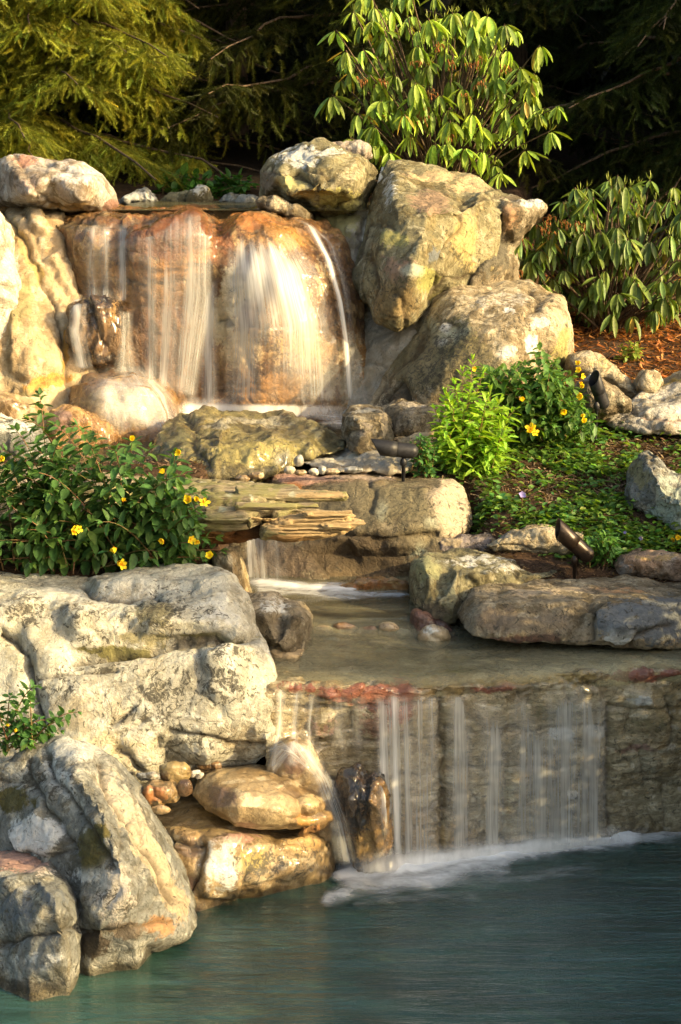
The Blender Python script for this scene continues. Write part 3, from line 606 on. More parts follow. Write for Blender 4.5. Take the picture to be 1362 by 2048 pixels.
# --- rocks around the upper stream
rock("boulder", "broad mossy flat-topped rock lying wet in front of the upper waterfall",
  [(303,905,7.3),(308,870,7.4),(325,845,7.55),(360,828,7.7),(430,819,7.8),(520,818,7.8),(590,824,7.75),(635,842,7.6),(662,864,7.5),(688,882,7.4),(690,900,7.25),(640,912,7.15),(590,925,7.08),(560,945,7.0),(500,960,6.98),(400,965,6.98),(330,945,7.1)], 7.2, M_mossy,
  inner=[(360,850,7.4),(440,858,7.22),(540,858,7.25),(620,870,7.25),(480,838,7.5),(580,840,7.55),(345,890,7.2),(440,900,7.05),(540,900,7.05),(620,898,7.12)],
  bulge=.02, R=14, thick=.4, vox=.0075, smooth=3, amp=.016, facet=(3.8,.12),
  cracks=[([(375,835),(400,862),(450,868),(455,860)],8,.03),([(380,860),(392,900),(420,930)],7,.02),([(530,842),(600,848),(640,862)],5,.012)],
  raises=[([(395,860),(450,858),(458,868),(440,878),(400,876)],.02,8)],
  stains=[(520,905,120,30,(.40,.34,.12),.8),(350,890,50,40,(.10,.10,.05),.7),(500,835,110,10,(.38,.35,.26),.6),(440,845,50,8,(.38,.35,.26),.6),(560,918,20,14,GREY,.8)], speck=.3)
rock("rock", "upright grey block rock with a flat shoulder right of the mossy flat-topped rock",
  [(680,826,7.4),(700,812,7.5),(735,808,7.55),(765,812,7.5),(780,835,7.4),(782,875,7.3),(775,900,7.2),(730,912,7.15),(700,906,7.15),(684,870,7.3)], 7.3, M_brown,
  inner=[(705,836,7.22),(750,836,7.24),(730,870,7.18),(768,830,7.36)], bulge=.01, R=8, thick=.3, facet=(5,.06), smooth=1,
  stains=[(730,822,36,10,(.48,.45,.38),.7),(764,850,8,30,TAN,.8),(720,860,26,20,(.30,.25,.2),.5)], speck=.2, cracks=[([(690,838),(700,846),(760,842)],4,.008),([(690,866),(740,862)],4,.01)])
rock("rock", "low brown rock under the big lichen boulder, left of the lime-green plant",
  [(774,812,7.8),(800,800,7.85),(860,798,7.85),(900,800,7.8),(900,860,7.6),(850,872,7.5),(790,872,7.5),(776,850,7.6)], 7.6, M_brown,
  inner=[(800,826,7.55),(850,824,7.55),(830,850,7.48)], bulge=.01, R=8, thick=.3, facet=(5,.07), stains=[(840,808,50,8,(.46,.40,.32),.7)], speck=.25)
rock("slab_rock", "thin flat slab with a mortar edge beside the white pebbles", 
  [(600,925,7.1),(625,912,7.2),(660,905,7.3),(720,900,7.3),(780,902,7.25),(815,915,7.15),(840,930,7.05),(800,945,7.0),(700,945,6.98),(630,936,7.02)], 7.1, M_greymo,
  inner=[(660,924,7.05),(740,922,7.05)], bulge=.01, R=6, thick=.2, facet=(5,.1), drop=.1, stains=[(690,914,60,6,(.50,.47,.38),.7),(700,934,60,5,(.24,.18,.1),.7)], speck=.15)
rock("slab_rock", "pale buff slab edge behind the fallen spotlight and the lime-green plant", [(770,880),(830,868),(900,870),(960,876),(960,900),(880,905),(790,900)], 7.35, M_mortar, bulge=.03, R=12, thick=.2, speck=.1)
for (x, y, w, h, m, lab) in [(597,922,22,26,1,"upright slate-blue pebble leaning on the mossy rock"),(578,940,24,16,2,"white pebble on the square boulder's top"),(603,945,26,14,0,"cream pebble between two white ones"),(628,944,22,16,2,"round white pebble beside the thin flat slab"),(644,940,16,18,1,"small bluish white pebble beside the thin flat slab"),(664,943,34,14,0,"flat tan pebble under the thin flat slab"),(708,940,42,16,1,"largest smooth grey pebble under the thin flat slab"),(512,950,34,22,0,"rounded tan pebble above the log"),(484,958,30,18,0,"low tan pebble farthest along the log towards the shrub"),(500,968,22,12,1,"dull grey pebble half under the log's pebbles")]:
    pebble(lab, x, y, w, h, 6.92, m, "pebbles between the square boulder and the mossy rock")
# --- upper waterfall rocks
rock("cliff_rock", "broad rust and amber rock face with a dark jutting brow under the upper waterfall",
  [(96,440,8.7),(120,424,9.0),(260,414,9.1),(440,413,9.1),(520,414,9.15),(600,422,9.0),(650,446,8.75),(694,490,8.6),(716,550,8.52),(724,620,8.48),(730,700,8.45),(750,780,8.4),(740,900,8.4),(200,900,8.4),(190,760,8.45),(168,640,8.45),(130,540,8.5)], 8.5, M_face,
  inner=[(130,445,8.5),(180,432,8.5),(260,428,8.45),(360,424,8.42),(410,428,8.42),(180,470,8.36),(300,470,8.26),(400,470,8.22),(200,500,8.36),(300,540,8.26),(400,520,8.26),(432,480,8.33),(434,560,8.27),(230,600,8.36),(320,620,8.34),(400,600,8.34),(250,720,8.38),(340,740,8.36),(390,740,8.31),(384,640,8.31),
   (470,430,8.55),(520,428,8.55),(590,440,8.55),(480,466,8.34),(560,465,8.32),(620,500,8.40),(470,540,8.24),(560,560,8.15),(640,560,8.30),(684,620,8.38),(450,640,8.26),(540,660,8.11),(630,660,8.24),(430,740,8.28),(520,740,8.18),(610,740,8.28),(690,760,8.42),(520,800,8.26),(440,790,8.32)],
  bulge=.02, R=20, thick=.6, vox=.0085, smooth=3, amp=.014, facet=(3.0,.085), ridge=.012, layers=(.13,.004), frac=.008,
  cracks=[([(205,480),(235,490),(248,560),(244,640)],6,.012),([(250,560),(330,570),(420,560)],6,.014),([(150,440),(220,448),(300,440)],6,.016),([(376,570),(388,700),(378,800)],7,.012),([(300,600),(306,800)],6,.010),([(250,615),(420,610)],4,.008),([(428,440),(436,500),(434,560)],6,.007),([(500,652),(600,656),(690,668)],4,.010),([(436,640),(452,636),(462,650)],6,.024),([(480,480),(470,560),(478,640)],5,.006)],
  raises=[([(252,432),(390,428),(422,455),(428,500),(400,530),(340,540),(260,525),(248,480)],.03,18),([(180,470),(245,486),(248,620),(210,620),(165,520)],.025,18)],
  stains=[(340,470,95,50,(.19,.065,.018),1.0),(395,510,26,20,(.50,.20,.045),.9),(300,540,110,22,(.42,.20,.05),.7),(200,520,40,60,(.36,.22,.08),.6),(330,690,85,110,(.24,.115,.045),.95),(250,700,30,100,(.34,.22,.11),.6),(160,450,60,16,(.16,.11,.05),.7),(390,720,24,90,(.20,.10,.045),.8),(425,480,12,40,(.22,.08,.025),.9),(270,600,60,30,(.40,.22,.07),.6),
   (500,448,80,16,(.46,.18,.045),.9),(560,480,60,26,(.50,.25,.07),.8),(450,480,20,30,(.30,.12,.04),.7),(440,640,40,60,(.68,.56,.34),.8),(470,580,34,60,(.70,.58,.38),.8),(480,700,50,50,(.60,.42,.20),.7),(540,780,80,34,(.46,.23,.07),.8),(600,700,70,50,(.54,.36,.16),.6),(455,646,10,10,(.05,.03,.02),1),(640,560,30,60,(.56,.42,.24),.5),(700,740,34,80,(.44,.38,.27),.7),(650,760,40,50,(.48,.38,.24),.6)], speck=.08)
rock("mortar_bank", "smooth grey-buff mortar bank holding the rocks to the right of the upper waterfall",
  [(560,420,9.0),(640,418,9.0),(740,420,8.9),(760,330,9.3),(790,330,9.3),(790,500,8.75),(800,620,8.5),(900,660,8.2),(880,760,8.2),(850,900,8.0),(640,900,8.4),(660,760,8.6),(696,660,8.62),(690,560,8.66),(650,480,8.8)], 8.6, M_greymo,
  inner=[(700,450,8.7),(740,500,8.68),(730,600,8.6),(740,680,8.45),(720,760,8.42),(780,700,8.32)],
  bulge=.02, R=20, thick=.5, vox=.0095, smooth=3, amp=.03, facet=(2.5,.03), ridge=.006,
  cracks=[([(740,420),(720,480),(708,560),(704,600)],8,.02)],
  stains=[(650,460,60,40,(.34,.32,.13),.8),(700,520,30,50,(.40,.35,.26),.6),(745,400,10,90,PALE,.9,10),(670,440,60,20,(.26,.24,.10),.8)], cat='mortar bank', speck=.1)
rock("boulder", "olive and cream boulder with deep chiselled clefts right of the top pool",
  [(520,345),(535,322),(560,305),(610,290),(640,287),(690,292),(735,312),(756,340),(742,372),(733,402),(728,430),(700,446),(640,440),(600,425),(560,405),(524,392)], 9.0, M_olive,
  inner=[(560,350,8.75),(600,330,8.78),(650,330,8.78),(640,380,8.62),(700,380,8.66),(580,390,8.72)], bulge=.05, R=30, thick=.5, vox=.008, smooth=2, facet=(3.4,.12), ridge=.016,
  cracks=[([(585,340),(600,350),(625,372),(640,384)],7,.04),([(610,325),(640,345),(655,360)],6,.03),([(680,420),(690,405),(730,398)],6,.02),([(545,350),(560,352),(580,342)],5,.016)],
  raises=[([(610,318),(640,330),(656,356),(640,362),(616,345)],.03,8)],
  stains=[(600,310,60,20,PALE,.7),(650,305,50,16,PALE,.6),(540,360,24,30,(.26,.21,.15),.7),(580,365,30,24,(.55,.50,.22),.7),(680,400,60,30,(.46,.42,.14),.7),(700,350,30,30,(.52,.46,.30),.5),(610,390,40,18,(.40,.30,.12),.6)], speck=.14)
rock("stone", "small pale stone perched behind the olive and cream boulder", [(632,292),(650,279),(690,280),(735,290),(742,312),(700,318),(650,310)], 9.5, M_pink, bulge=.05, R=16, thick=.25, cat='stone', facet=(5,.14))
rock("slab_rock", "thin flat slab at the lip where the top pool spills beside the olive boulder", [(513,402),(530,395),(570,400),(605,412),(620,426),(618,444),(590,440),(550,424),(520,414)], 8.72, M_brown, bulge=.05, R=14, thick=.25, facet=(5,.12), stains=[(560,410,40,12,(.48,.42,.30),.6)], speck=.3)
rock("boulder", "massive egg-shaped boulder with olive and rose patches overhanging the mortar bank",
  [(762,340,9.2),(778,320,9.3),(820,320,9.3),(870,328,9.3),(935,352,9.2),(985,375,9.1),(1025,384,9.0),(1028,402,8.9),(1000,430,8.7),(1006,480,8.6),(990,540,8.6),(940,580,8.55),(880,600,8.45),(860,620,8.3),(835,645,8.24),(795,659,8.2),(755,640,8.25),(722,605,8.35),(706,560,8.45),(712,500,8.6),(735,440,8.75),(748,390,8.95)], 8.7, M_olive,
  inner=[(790,345,8.9),(860,365,8.8),(925,388,8.7),(790,400,8.42),(860,410,8.3),(920,420,8.36),(960,400,8.6),(770,480,8.3),(840,490,8.12),(910,480,8.3),(960,470,8.5),(760,560,8.2),(820,560,8.05),(880,550,8.25),(790,620,8.1)],
  bulge=.02, R=20, thick=.7, vox=.0085, smooth=3, amp=.03, facet=(2.3,.07), ridge=.010,
  cracks=[([(712,520),(735,450),(760,450),(790,460)],7,.016),([(740,500),(752,560),(745,610)],9,.02),([(795,590),(810,620),(805,650)],8,.018),([(925,390),(935,450),(890,520),(870,590)],8,.03),([(790,345),(830,355),(860,370),(925,392)],6,.012),([(940,400),(990,400),(1020,396)],6,.02),([(960,560),(900,560),(870,600)],6,.02)],
  raises=[([(940,390),(1000,384),(1025,390),(1010,405),(960,410)],.03,10)],
  stains=[(790,480,30,20,(.34,.32,.12),.8),(860,400,50,30,(.32,.22,.15),.7),(800,540,40,30,(.30,.20,.14),.65),(790,600,60,50,(.26,.19,.09),.7),(860,560,30,30,(.34,.33,.10),.8),(940,480,30,70,(.52,.40,.17),.7),(860,350,60,10,(.62,.46,.26),.8),(940,370,50,12,(.62,.46,.26),.8),(780,380,20,50,PALE,.5),(830,545,20,10,LICH,.9),(900,600,40,14,MOSS,.7),(875,515,20,24,BLUEG,.7)], speck=.18, specks=[(850,400,50,40,.4),(780,570,60,50,.42)])  # blue-grey patch paints the shadow on the right side
rock("boulder", "shadowed grey boulder with a pointed tip reaching into the rhododendron, behind the egg-shaped one",
  [(985,395),(1020,400),(1060,402),(1092,410),(1094,418),(1070,432),(1050,455),(1035,500),(1040,560),(980,640),(880,660),(860,620),(880,560),(960,480)], 8.95, M_brown,
  inner=[(1020,425,8.75),(980,520,8.6),(930,590,8.5)], bulge=.05, R=24, thick=.5, facet=(3.6,.16), smooth=2, vox=.009,
  stains=[(1060,410,30,8,PALE,.7),(980,500,40,60,(.13,.12,.09),.9),(930,600,50,30,(.10,.10,.06),.9),(1020,440,20,30,(.36,.22,.12),.7)], speck=.25)  # two darkest patches put the boulder's shadow into its colour
rock("boulder", "broad cream boulder blotched with white and black lichen above the lime-green plant",
  [(735,830,8.0),(742,790,8.1),(760,750,8.2),(800,690,8.3),(840,630,8.4),(872,590,8.5),(900,569,8.55),(960,563,8.6),(1060,566,8.6),(1090,582,8.5),(1120,596,8.45),(1140,628,8.4),(1146,680,8.3),(1140,730,8.2),(1110,770,8.1),(1080,830,7.9),(900,850,7.85),(780,850,7.9)], 8.2, M_cream,
  inner=[(900,600,8.25),(980,600,8.15),(1060,600,8.2),(1100,640,8.1),(850,670,8.1),(940,660,7.94),(1030,660,7.92),(1100,700,8.0),(820,740,8.0),(900,740,7.82),(1000,730,7.78),(860,800,7.85),(960,790,7.76)],
  bulge=.03, R=26, thick=.6, vox=.008, smooth=3, amp=.026, facet=(2.6,.06), ridge=.008, frac=.003,
  cracks=[([(1060,578),(1080,606),(1070,624),(1050,640)],6,.02),([(745,800),(770,752),(830,690),(850,650)],10,.03),([(770,800),(775,770),(800,760),(812,800)],12,.05),([(880,640),(920,650),(900,700)],7,.014)],
  raises=[([(1085,596),(1120,600),(1140,640),(1130,720),(1095,700),(1080,640)],.02,14)],
  stains=[(920,745,120,50,(.17,.145,.075),.85),(850,670,50,50,(.22,.19,.11),.8),(830,720,60,70,(.20,.17,.09),.9),(900,690,70,60,(.16,.14,.06),.85),(960,720,50,40,(.18,.15,.08),.7),(890,655,12,10,WHITE,1.2),(900,672,30,18,LICH,.9),(855,650,22,16,LICH,.8),(920,666,26,14,LICH,.7),(885,680,12,10,WHITE,.9),(1010,710,18,14,PALE,.9),(1060,690,18,22,PALE,.9),(1080,650,20,14,PALE,.7),(1020,625,16,10,WHITE,.8),(1000,600,100,24,(.60,.55,.46),.5),(1120,700,20,50,(.38,.33,.12),.8),(1070,640,50,40,(.56,.50,.38),.4),(790,790,30,30,(.07,.05,.03),1)], speck=.2,
  specks=[(900,700,80,60,.6),(850,760,60,60,.55),(1040,650,60,30,.4),(1080,610,40,24,.45),(960,780,70,30,.5)])
# --- left of the upper fall
rock("boulder", "rounded pinkish marble boulder capping the left side of the top pool",
  [(-120,320),(0,316),(45,308),(95,318),(140,312),(180,330),(210,352),(228,385),(233,408),(215,424),(120,424),(60,415),(0,405),(-120,400)], 8.9, M_pink,
  inner=[(30,350,8.66),(100,350,8.66),(170,360,8.62),(60,390,8.55),(160,400,8.55)], bulge=.05, R=26, thick=.6, vox=.0085, smooth=2, facet=(3,.06), amp=.014, frac=.003,
  cracks=[([(30,310),(50,340),(72,370),(75,400)],6,.018),([(90,322),(110,340),(150,350),(200,352)],5,.014),([(80,390),(110,410),(150,412)],6,.018)],
  stains=[(50,320,30,12,(.40,.20,.14),.7),(160,350,60,26,(.64,.62,.60),.6),(60,370,40,24,(.48,.36,.30),.5),(220,410,16,16,(.30,.16,.12),.8),(130,412,60,6,(.46,.32,.14),.7)], speck=.08)
rock("boulder", "chalk-white boulder at the picture's edge below the marble one",
  [(-120,400),(-10,408),(12,430),(20,500),(40,560),(50,640),(45,720),(30,770),(-120,800)], 8.3, rock_mat("chalk_white_stone", (.76,.73,.66), (.66,.62,.54), (.80,.78,.73)), bulge=.14, R=60, thick=.5, facet=(3,.10), speck=.05, stains=[(30,480,10,60,(.5,.42,.26),.5)])
rock("mortar_bank", "cream mortar slope with a yellow groove running down beside the upper waterfall",
  [(-60,405,9.0),(60,412,9.0),(130,420,8.9),(128,470,8.6),(150,560,8.45),(190,660,8.35),(200,760,8.3),(200,830,8.2),(110,850,8.1),(-60,850,8.0),(-60,600,8.3)], 8.4, M_mortar,
  inner=[(60,450,8.6),(100,500,8.48),(60,560,8.36),(130,600,8.34),(60,700,8.12),(120,700,8.2),(160,760,8.2),(60,800,8.0)],
  bulge=.02, R=16, thick=.5, vox=.0085, smooth=3, amp=.028, facet=(2.6,.06), ridge=.010,
  cracks=[([(5,400),(20,440),(45,480),(72,530),(100,590),(120,640),(124,690),(138,730),(136,780)],6,.03),([(46,800),(70,775),(100,760),(135,752)],5,.014),([(50,420),(58,450),(90,520)],7,.012)],
  raises=[([(92,520),(115,510),(135,550),(165,600),(140,590),(110,560)],.03,8),([(50,418),(75,416),(90,450),(98,480),(75,470),(60,450)],.03,8),([(20,560),(60,590),(110,660),(120,740),(60,760),(20,740)],.03,20)],
  stains=[(40,600,26,60,(.34,.28,.13),.9),(60,690,50,40,(.52,.38,.22),.6),(40,480,14,60,(.46,.33,.14),.8,-24),(75,540,12,30,(.40,.29,.10),.8,-30),(132,700,7,50,(.50,.27,.05),.9),(90,765,60,14,(.52,.28,.06),.9,-14),(60,785,40,10,(.28,.24,.12),.8),(90,440,14,24,(.44,.34,.16),.5),(30,550,12,60,PALE,.6)], cat='mortar bank', speck=.08)
rock("standing_stone", "dark oval stone standing out of the veil left of the upper waterfall",
  [(145,650),(150,620),(168,602),(195,594),(222,604),(238,630),(242,665),(236,700),(218,722),(195,734),(172,728),(154,700)], 8.2, M_dark,
  bulge=.09, R=44, thick=.2, cat='rock', vox=.0075, facet=(5,.20), strata=(1.6,1.6,.8), stains=[(205,660,30,60,(.22,.13,.06),.7),(222,630,12,30,(.40,.24,.08),.6),(165,650,14,50,(.26,.17,.10),.7)], cracks=[([(180,610),(192,650),(210,690)],6,.024)])
rock("rock", "round-backed amber step rock at the foot of the upper waterfall with mist rolling over it",
  [(140,760,8.3),(150,738,8.35),(200,732,8.4),(270,736,8.35),(320,756,8.3),(350,790,8.2),(356,840,8.0),(350,900,7.9),(150,900,7.9)], 8.1, M_face,
  inner=[(200,765,8.04),(280,775,8.02),(320,810,8.02),(200,830,7.92),(280,840,7.9)], bulge=.03, R=20, thick=.3, vox=.0085, facet=(3.5,.08), smooth=3, raises=[([(155,775),(210,768),(290,782),(330,820),(330,900),(155,900)],.05,10)], cracks=[([(235,780),(240,860)],5,.012)], stains=[(165,795,24,30,(.16,.10,.05),.9),(250,815,80,30,(.34,.25,.11),.9),(200,850,60,20,(.26,.18,.08),.8)])
rock("rock", "tan rounded rock with a purple-brown back at the left foot of the upper waterfall",
  [(92,850),(100,820),(130,806),(180,815),(215,845),(232,880),(236,925),(100,930)], 7.7, M_amber, bulge=.08, R=34, thick=.3, facet=(3.5,.08), smooth=3, stains=[(120,840,26,26,(.22,.13,.10),.9),(150,880,50,14,(.30,.20,.13),.5)])
rock("rock", "flat grey rock at the left edge behind the flowering shrub",
  [(-120,845),(0,845),(40,850),(80,870),(100,900),(100,935),(-120,940)], 7.4, M_grey, bulge=.06, R=24, thick=.3, facet=(3.5,.1), stains=[(30,860,60,14,PALE,.6)])
rock("stone", "white rounded stone lying on the flat grey rock at the left edge", [(-60,830),(0,824),(26,828),(38,838),(34,850),(0,854),(-60,852)], 7.45, M_peb[2], bulge=.03, R=12, thick=.1, cat='stone')
rock("rock", "tan muddy rock between the mortar slope and the flat grey rock", [(-120,790),(0,790),(60,800),(100,830),(110,870),(40,870),(-120,860)], 7.75, M_ochre, bulge=.06, R=24, thick=.3, facet=(3.5,.1))
# --- far rim of the top pool
rock("stone", "triangular blue-white stone on the far rim of the top pool", [(236,408),(250,390),(272,377),(292,376),(304,395),(310,410)], 10.2, M_grey, bulge=.04, R=14, thick=.2, cat='stone', stains=[(275,392,30,14,PALE,.8)], facet=(5,.16))
rock("stone", "low olive stone in the middle of the top pool's far rim", [(322,412),(345,394),(372,388),(380,400),(378,414)], 10.3, M_olive, bulge=.04, R=12, thick=.2, cat='stone', facet=(5,.16))
rock("stone", "rounded yellowish stone right of the low olive one on the top pool's rim", [(370,412),(376,386),(396,376),(416,380),(424,396),(420,412)], 10.25, M_olive, bulge=.04, R=14, thick=.2, cat='stone', facet=(5,.16), stains=[(400,385,20,10,PALE,.6)])
rock("stone", "low white-grey stone on the top pool's far rim beside the yellowish one", [(425,412),(440,392),(462,388),(480,396),(484,412)], 10.2, M_grey, bulge=.04, R=12, thick=.2, cat='stone', facet=(5,.16))
rock("stone", "small grey stone nearest the olive boulder on the top pool's far rim", [(476,412),(484,396),(505,392),(520,400),(522,412)], 10.1, M_grey, bulge=.04, R=12, thick=.2, cat='stone', facet=(5,.16))
# --- right bank, above the ground cover
rock("rock", "broad whitish slab rock with a small hole painted dark at the right edge",
  [(1212,842,7.680),(1240,818,7.780),(1262,800,7.880),(1300,778,7.980),(1362,762,7.980),(1470,750,7.980),(1470,880,7.480),(1362,870,7.480),(1290,866,7.500),(1235,856,7.580)], 7.68, rock_mat("whitish_stone", (.56,.54,.48), (.42,.39,.34), (.64,.62,.57)), inner=[(1290,820,7.640),(1362,810,7.640),(1330,850,7.480)],
  bulge=.01, R=10, thick=.3, facet=(3.4,.08), stains=[(1320,838,60,8,(.34,.25,.2),.6),(1258,817,7,10,(.015,.012,.01),1.2)], cracks=[([(1262,822),(1300,835),(1362,838)],4,.01)], speck=.1)  # hole is a near-black patch standing in for its shade
rock("rock", "sunlit yellowish rock behind the whitish slab at the right edge", [(1290,790),(1320,762),(1362,742),(1470,730),(1470,800),(1340,800)], 8.03, M_cream, bulge=.07, R=26, thick=.3, facet=(3.4,.1), stains=[(1340,765,40,14,(.5,.38,.13),.6)])
rock("rock", "grey rounded rock with a dimple behind the upper spotlight", [(1160,760),(1180,742),(1205,748),(1240,770),(1268,800),(1262,822),(1215,842),(1180,830),(1160,800)], 7.55, M_brown, bulge=.08, R=30, thick=.3, facet=(3.4,.10), stains=[(1185,755,20,14,PALE,.6),(1225,800,30,20,(.34,.31,.22),.5)], speck=.25)
rock("rock", "long sunlit tan rock lying in the red mulch right of the cream boulder", [(1140,712),(1160,706),(1200,710),(1232,724),(1250,745),(1285,780),(1290,800),(1262,800),(1215,765),(1160,745),(1138,735)], 8.00, M_cream, bulge=.06, R=18, thick=.25, facet=(4,.12), stains=[(1200,725,40,10,(.50,.42,.2),.5)])
rock("stone", "small angular cream stone standing in the red mulch", [(1268,778),(1275,755),(1292,739),(1312,744),(1330,762),(1318,780),(1290,796)], 7.95, M_cream, bulge=.06, R=18, thick=.15, cat='stone', facet=(4,.14))
# unseen backing so the banks hold together
rock("rock", "brown wet rock holding back the upper stream behind the log", [(200,960),(480,950),(560,960),(560,1180),(420,1200),(200,1200)], 7.3, M_brown, bulge=.05, R=40, thick=.5, facet=(3,.12), stains=[(500,1120,70,70,(.18,.14,.10),.9)])
# ------------------------------------------------------------------ ground
def ssf(a, b, x): t = np.clip((x-a)/(b-a), 0, 1); return t*t*(3-2*t)
def ground_z(x, y):
    x = np.asarray(x, float); y = np.asarray(y, float)
    zc = np.interp(y, [-40,-4,-3.4,-3,5.75,5.95,6.2,6.9,7.08,8.5,8.8,10.3,10.7,13,18,60,300], [.6,.5,.2,-.75,-.75,.48,.5,.52,.95,.96,1.9,1.93,2.05,2.4,3.3,14,20])
    zr = np.interp(y, [-40,-4,-3.4,-3,5.75,5.95,6.2,6.35,6.45,6.75,7.6,9,12,18,60,300], [.6,.5,.2,-.75,-.75,.5,.64,.74,.77,.90,1.06,1.30,1.8,3.2,14,20])
    zl = np.interp(y, [-40,-4,-3.4,-3,5.4,5.6,5.9,6.2,6.7,6.9,7.05,8.4,8.8,10.3,13,18,60,300], [.6,.5,.2,-.75,-.75,.4,.80,.88,1.06,1.07,.97,1.0,1.9,2.0,2.4,3.3,14,20])
    lb = np.interp(y, [5.5,6.6,6.9,7.0,8.3,9,12], [-.3,-.38,-.42,-.9,-1.3,-1.5,-1.6]); rb = np.interp(y, [5.5,5.9,6.2,6.6,6.9,7.2,7.6,8.2,9,12], [.5,.5,.45,.50,.48,.40,.42,.62,.8,1.4])
    a = ssf(rb-.08, rb+.12, x); b = 1-ssf(lb-.15, lb+.05, x)
    z = zc*(1-a)*(1-b) + zr*a + zl*b
    side = np.where(x > 0, ssf(1.45, 1.6, x), ssf(3.2, 3.8, -x)); z = z + side*np.maximum(0, .35-z)
    return z
def axis(lo, a, b, hi, st, far):
    m = np.arange(a, b, st); l = a - np.geomspace(st, a-lo, far)[::-1]; r = b + np.geomspace(st, hi-b, far)
    return np.concatenate([l, m, r])
gx = axis(-200, -2.6, 2.6, 200, .05, 26); gy = axis(-60, 4.8, 10.8, 300, .05, 30)
GX, GY = np.meshgrid(gx, gy); X, Y = GX.ravel(), GY.ravel()
nz = fbm(np.stack([X, Y, 0*X], -1)*3, 5, 4)*.03 + fbm(np.stack([X, Y, 0*X], -1)*14, 8, 3)*.008
Z = ground_z(X, Y) + nz*np.where(Y > 5.6, 1, .4)
nx = len(gx); i, j = np.meshgrid(np.arange(len(gy)-1), np.arange(nx-1), indexing='ij'); k = (i*nx+j).ravel()
t = NT("mulch_and_soil"); pos = t.n('ShaderNodeNewGeometry').outputs['Position']
n1 = t.noise(pos, 1.6, 5); n2 = t.noise(pos, 30, 6, .7); n3 = t.noise(t.vscale(pos, (1, 2.4, 1)), 70, 5, .7, 1.5)
c = t.mix(t.mapr(n2, .35, .65), (.035,.020,.012), (.095,.055,.032)); c = t.mix(t.mapr(n3, .5, .7), c, (.17,.10,.055)); 
# pale plaster below the water line, teal
zz = t.n('ShaderNodeSeparateXYZ', {0: pos}).outputs[2]
c = t.mix(t.mapr(zz, -.2, -.1), (.05,.13,.125), c)
yy = t.n('ShaderNodeSeparateXYZ', {0: pos}).outputs[1]
c = t.mix(t.mapr(t.math('ADD', yy, n1), 10.9, 11.7), c, t.mix(t.mapr(n2, .4, .65), (.010,.007,.004), (.03,.02,.011)))  # far soil coloured near black to stand in for the wood's shade
bp = t.n('ShaderNodeBump', {'Strength': .8, 'Distance': .02, 'Height': t.math('ADD', n2, n3)}).outputs[0]
M_soil = t.done(pbsdf(t, c, .95, bp, .2))
g = link_mesh("ground", mesh_np("ground", np.stack([X, Y, Z], -1), np.stack([k, k+1, k+nx+1, k+nx], -1)), M_soil)
tag(g, "brown mulched soil rising from the pool basin to the wooded slope", None, None, 'structure')
def GP(px, py, lift=0.0):
    """world point where the photo pixel meets the ground"""
    lo, hi = 5.0, 14.0
    ds = np.linspace(5.3, 14, 400); pts = PN(np.full(400, px), np.full(400, py), ds)
    gz = ground_z(pts[:, 0], pts[:, 1]); k = np.argmax(pts[:, 2] <= gz)
    p = pts[k]; p[2] = gz[k]+lift; return p

# ------------------------------------------------------------------ still and running water
def water_mat(name, murk, tint, murkf, rough=.08, bscale=(2.2, 11, 1), bstr=.25, ior=1.45, var=.25):
    t = NT(name); pos = t.n('ShaderNodeNewGeometry').outputs['Position']
    n1 = t.noise(t.vscale(pos, bscale), 2.3, 5, .6, .6); n2 = t.noise(t.vscale(pos, (bscale[0]*1.2, bscale[1]*1.1, 1)), 7.0, 4, .6, .3)
    h = t.math('ADD', n1, t.math('MULTIPLY', n2, .35))
    bp = t.n('ShaderNodeBump', {'Strength': 1.0, 'Distance': bstr*.1, 'Height': h}).outputs[0]
    n3 = t.noise(t.vscale(pos, (1.2, 4, 1)), 1.5, 4, .6)
    body = t.mix(t.mapr(n3, .3, .7), tuple(c*(1-var) for c in murk), tuple(c*(1+var) for c in murk))
    dif = t.n('ShaderNodeBsdfDiffuse', {'Color': body}).outputs[0]
    tr = t.n('ShaderNodeBsdfTransparent', {'Color': tint+(1,)}).outputs[0]
    gl = t.n('ShaderNodeBsdfGlossy', {'Color': (1,1,1,1), 'Roughness': rough, 'Normal': bp}).outputs[0]
    fr = t.n('ShaderNodeFresnel', {'IOR': ior, 'Normal': bp}).outputs[0]
    b = t.n('ShaderNodeMixShader', {0: murkf, 1: tr, 2: dif}).outputs[0]
    return t.done(t.n('ShaderNodeMixShader', {0: fr, 1: b, 2: gl}).outputs[0])
M_pool = water_mat("pool_water", (.048,.118,.098), (.50,.74,.66), .55, .11, (1.0, 7, 1), .20, 1.8, .4)
M_shal = water_mat("shallow_water", (.52,.48,.31), (.98,.96,.84), .22, .16, (1.6, 9, 1), .16, 1.22, .55)
M_shal2 = water_mat("stream_water", (.25,.22,.12), (.80,.78,.60), .35, .12, (1.6, 8, 1), .16, 1.38)
def level(name, x0, x1, y0, y1, z, mat, label, st=.25):
    nx_ = max(2, int((x1-x0)/st)); ny_ = max(2, int((y1-y0)/st))
    a, b = np.meshgrid(np.linspace(x0, x1, nx_), np.linspace(y0, y1, ny_)); i, j = np.meshgrid(np.arange(ny_-1), np.arange(nx_-1), indexing='ij'); k = (i*nx_+j).ravel()
    v = np.stack([a.ravel(), b.ravel(), np.full(a.size, z)], -1)
    o = link_mesh(name, mesh_np(name, v, np.stack([k, k+1, k+nx_+1, k+nx_], -1)), mat); return tag(o, label, None, None, 'structure')
level("pool_water", -3.6, 3.6, -3.4, 5.9, 0.0, M_pool, "dark teal pool water with blurred reflections")
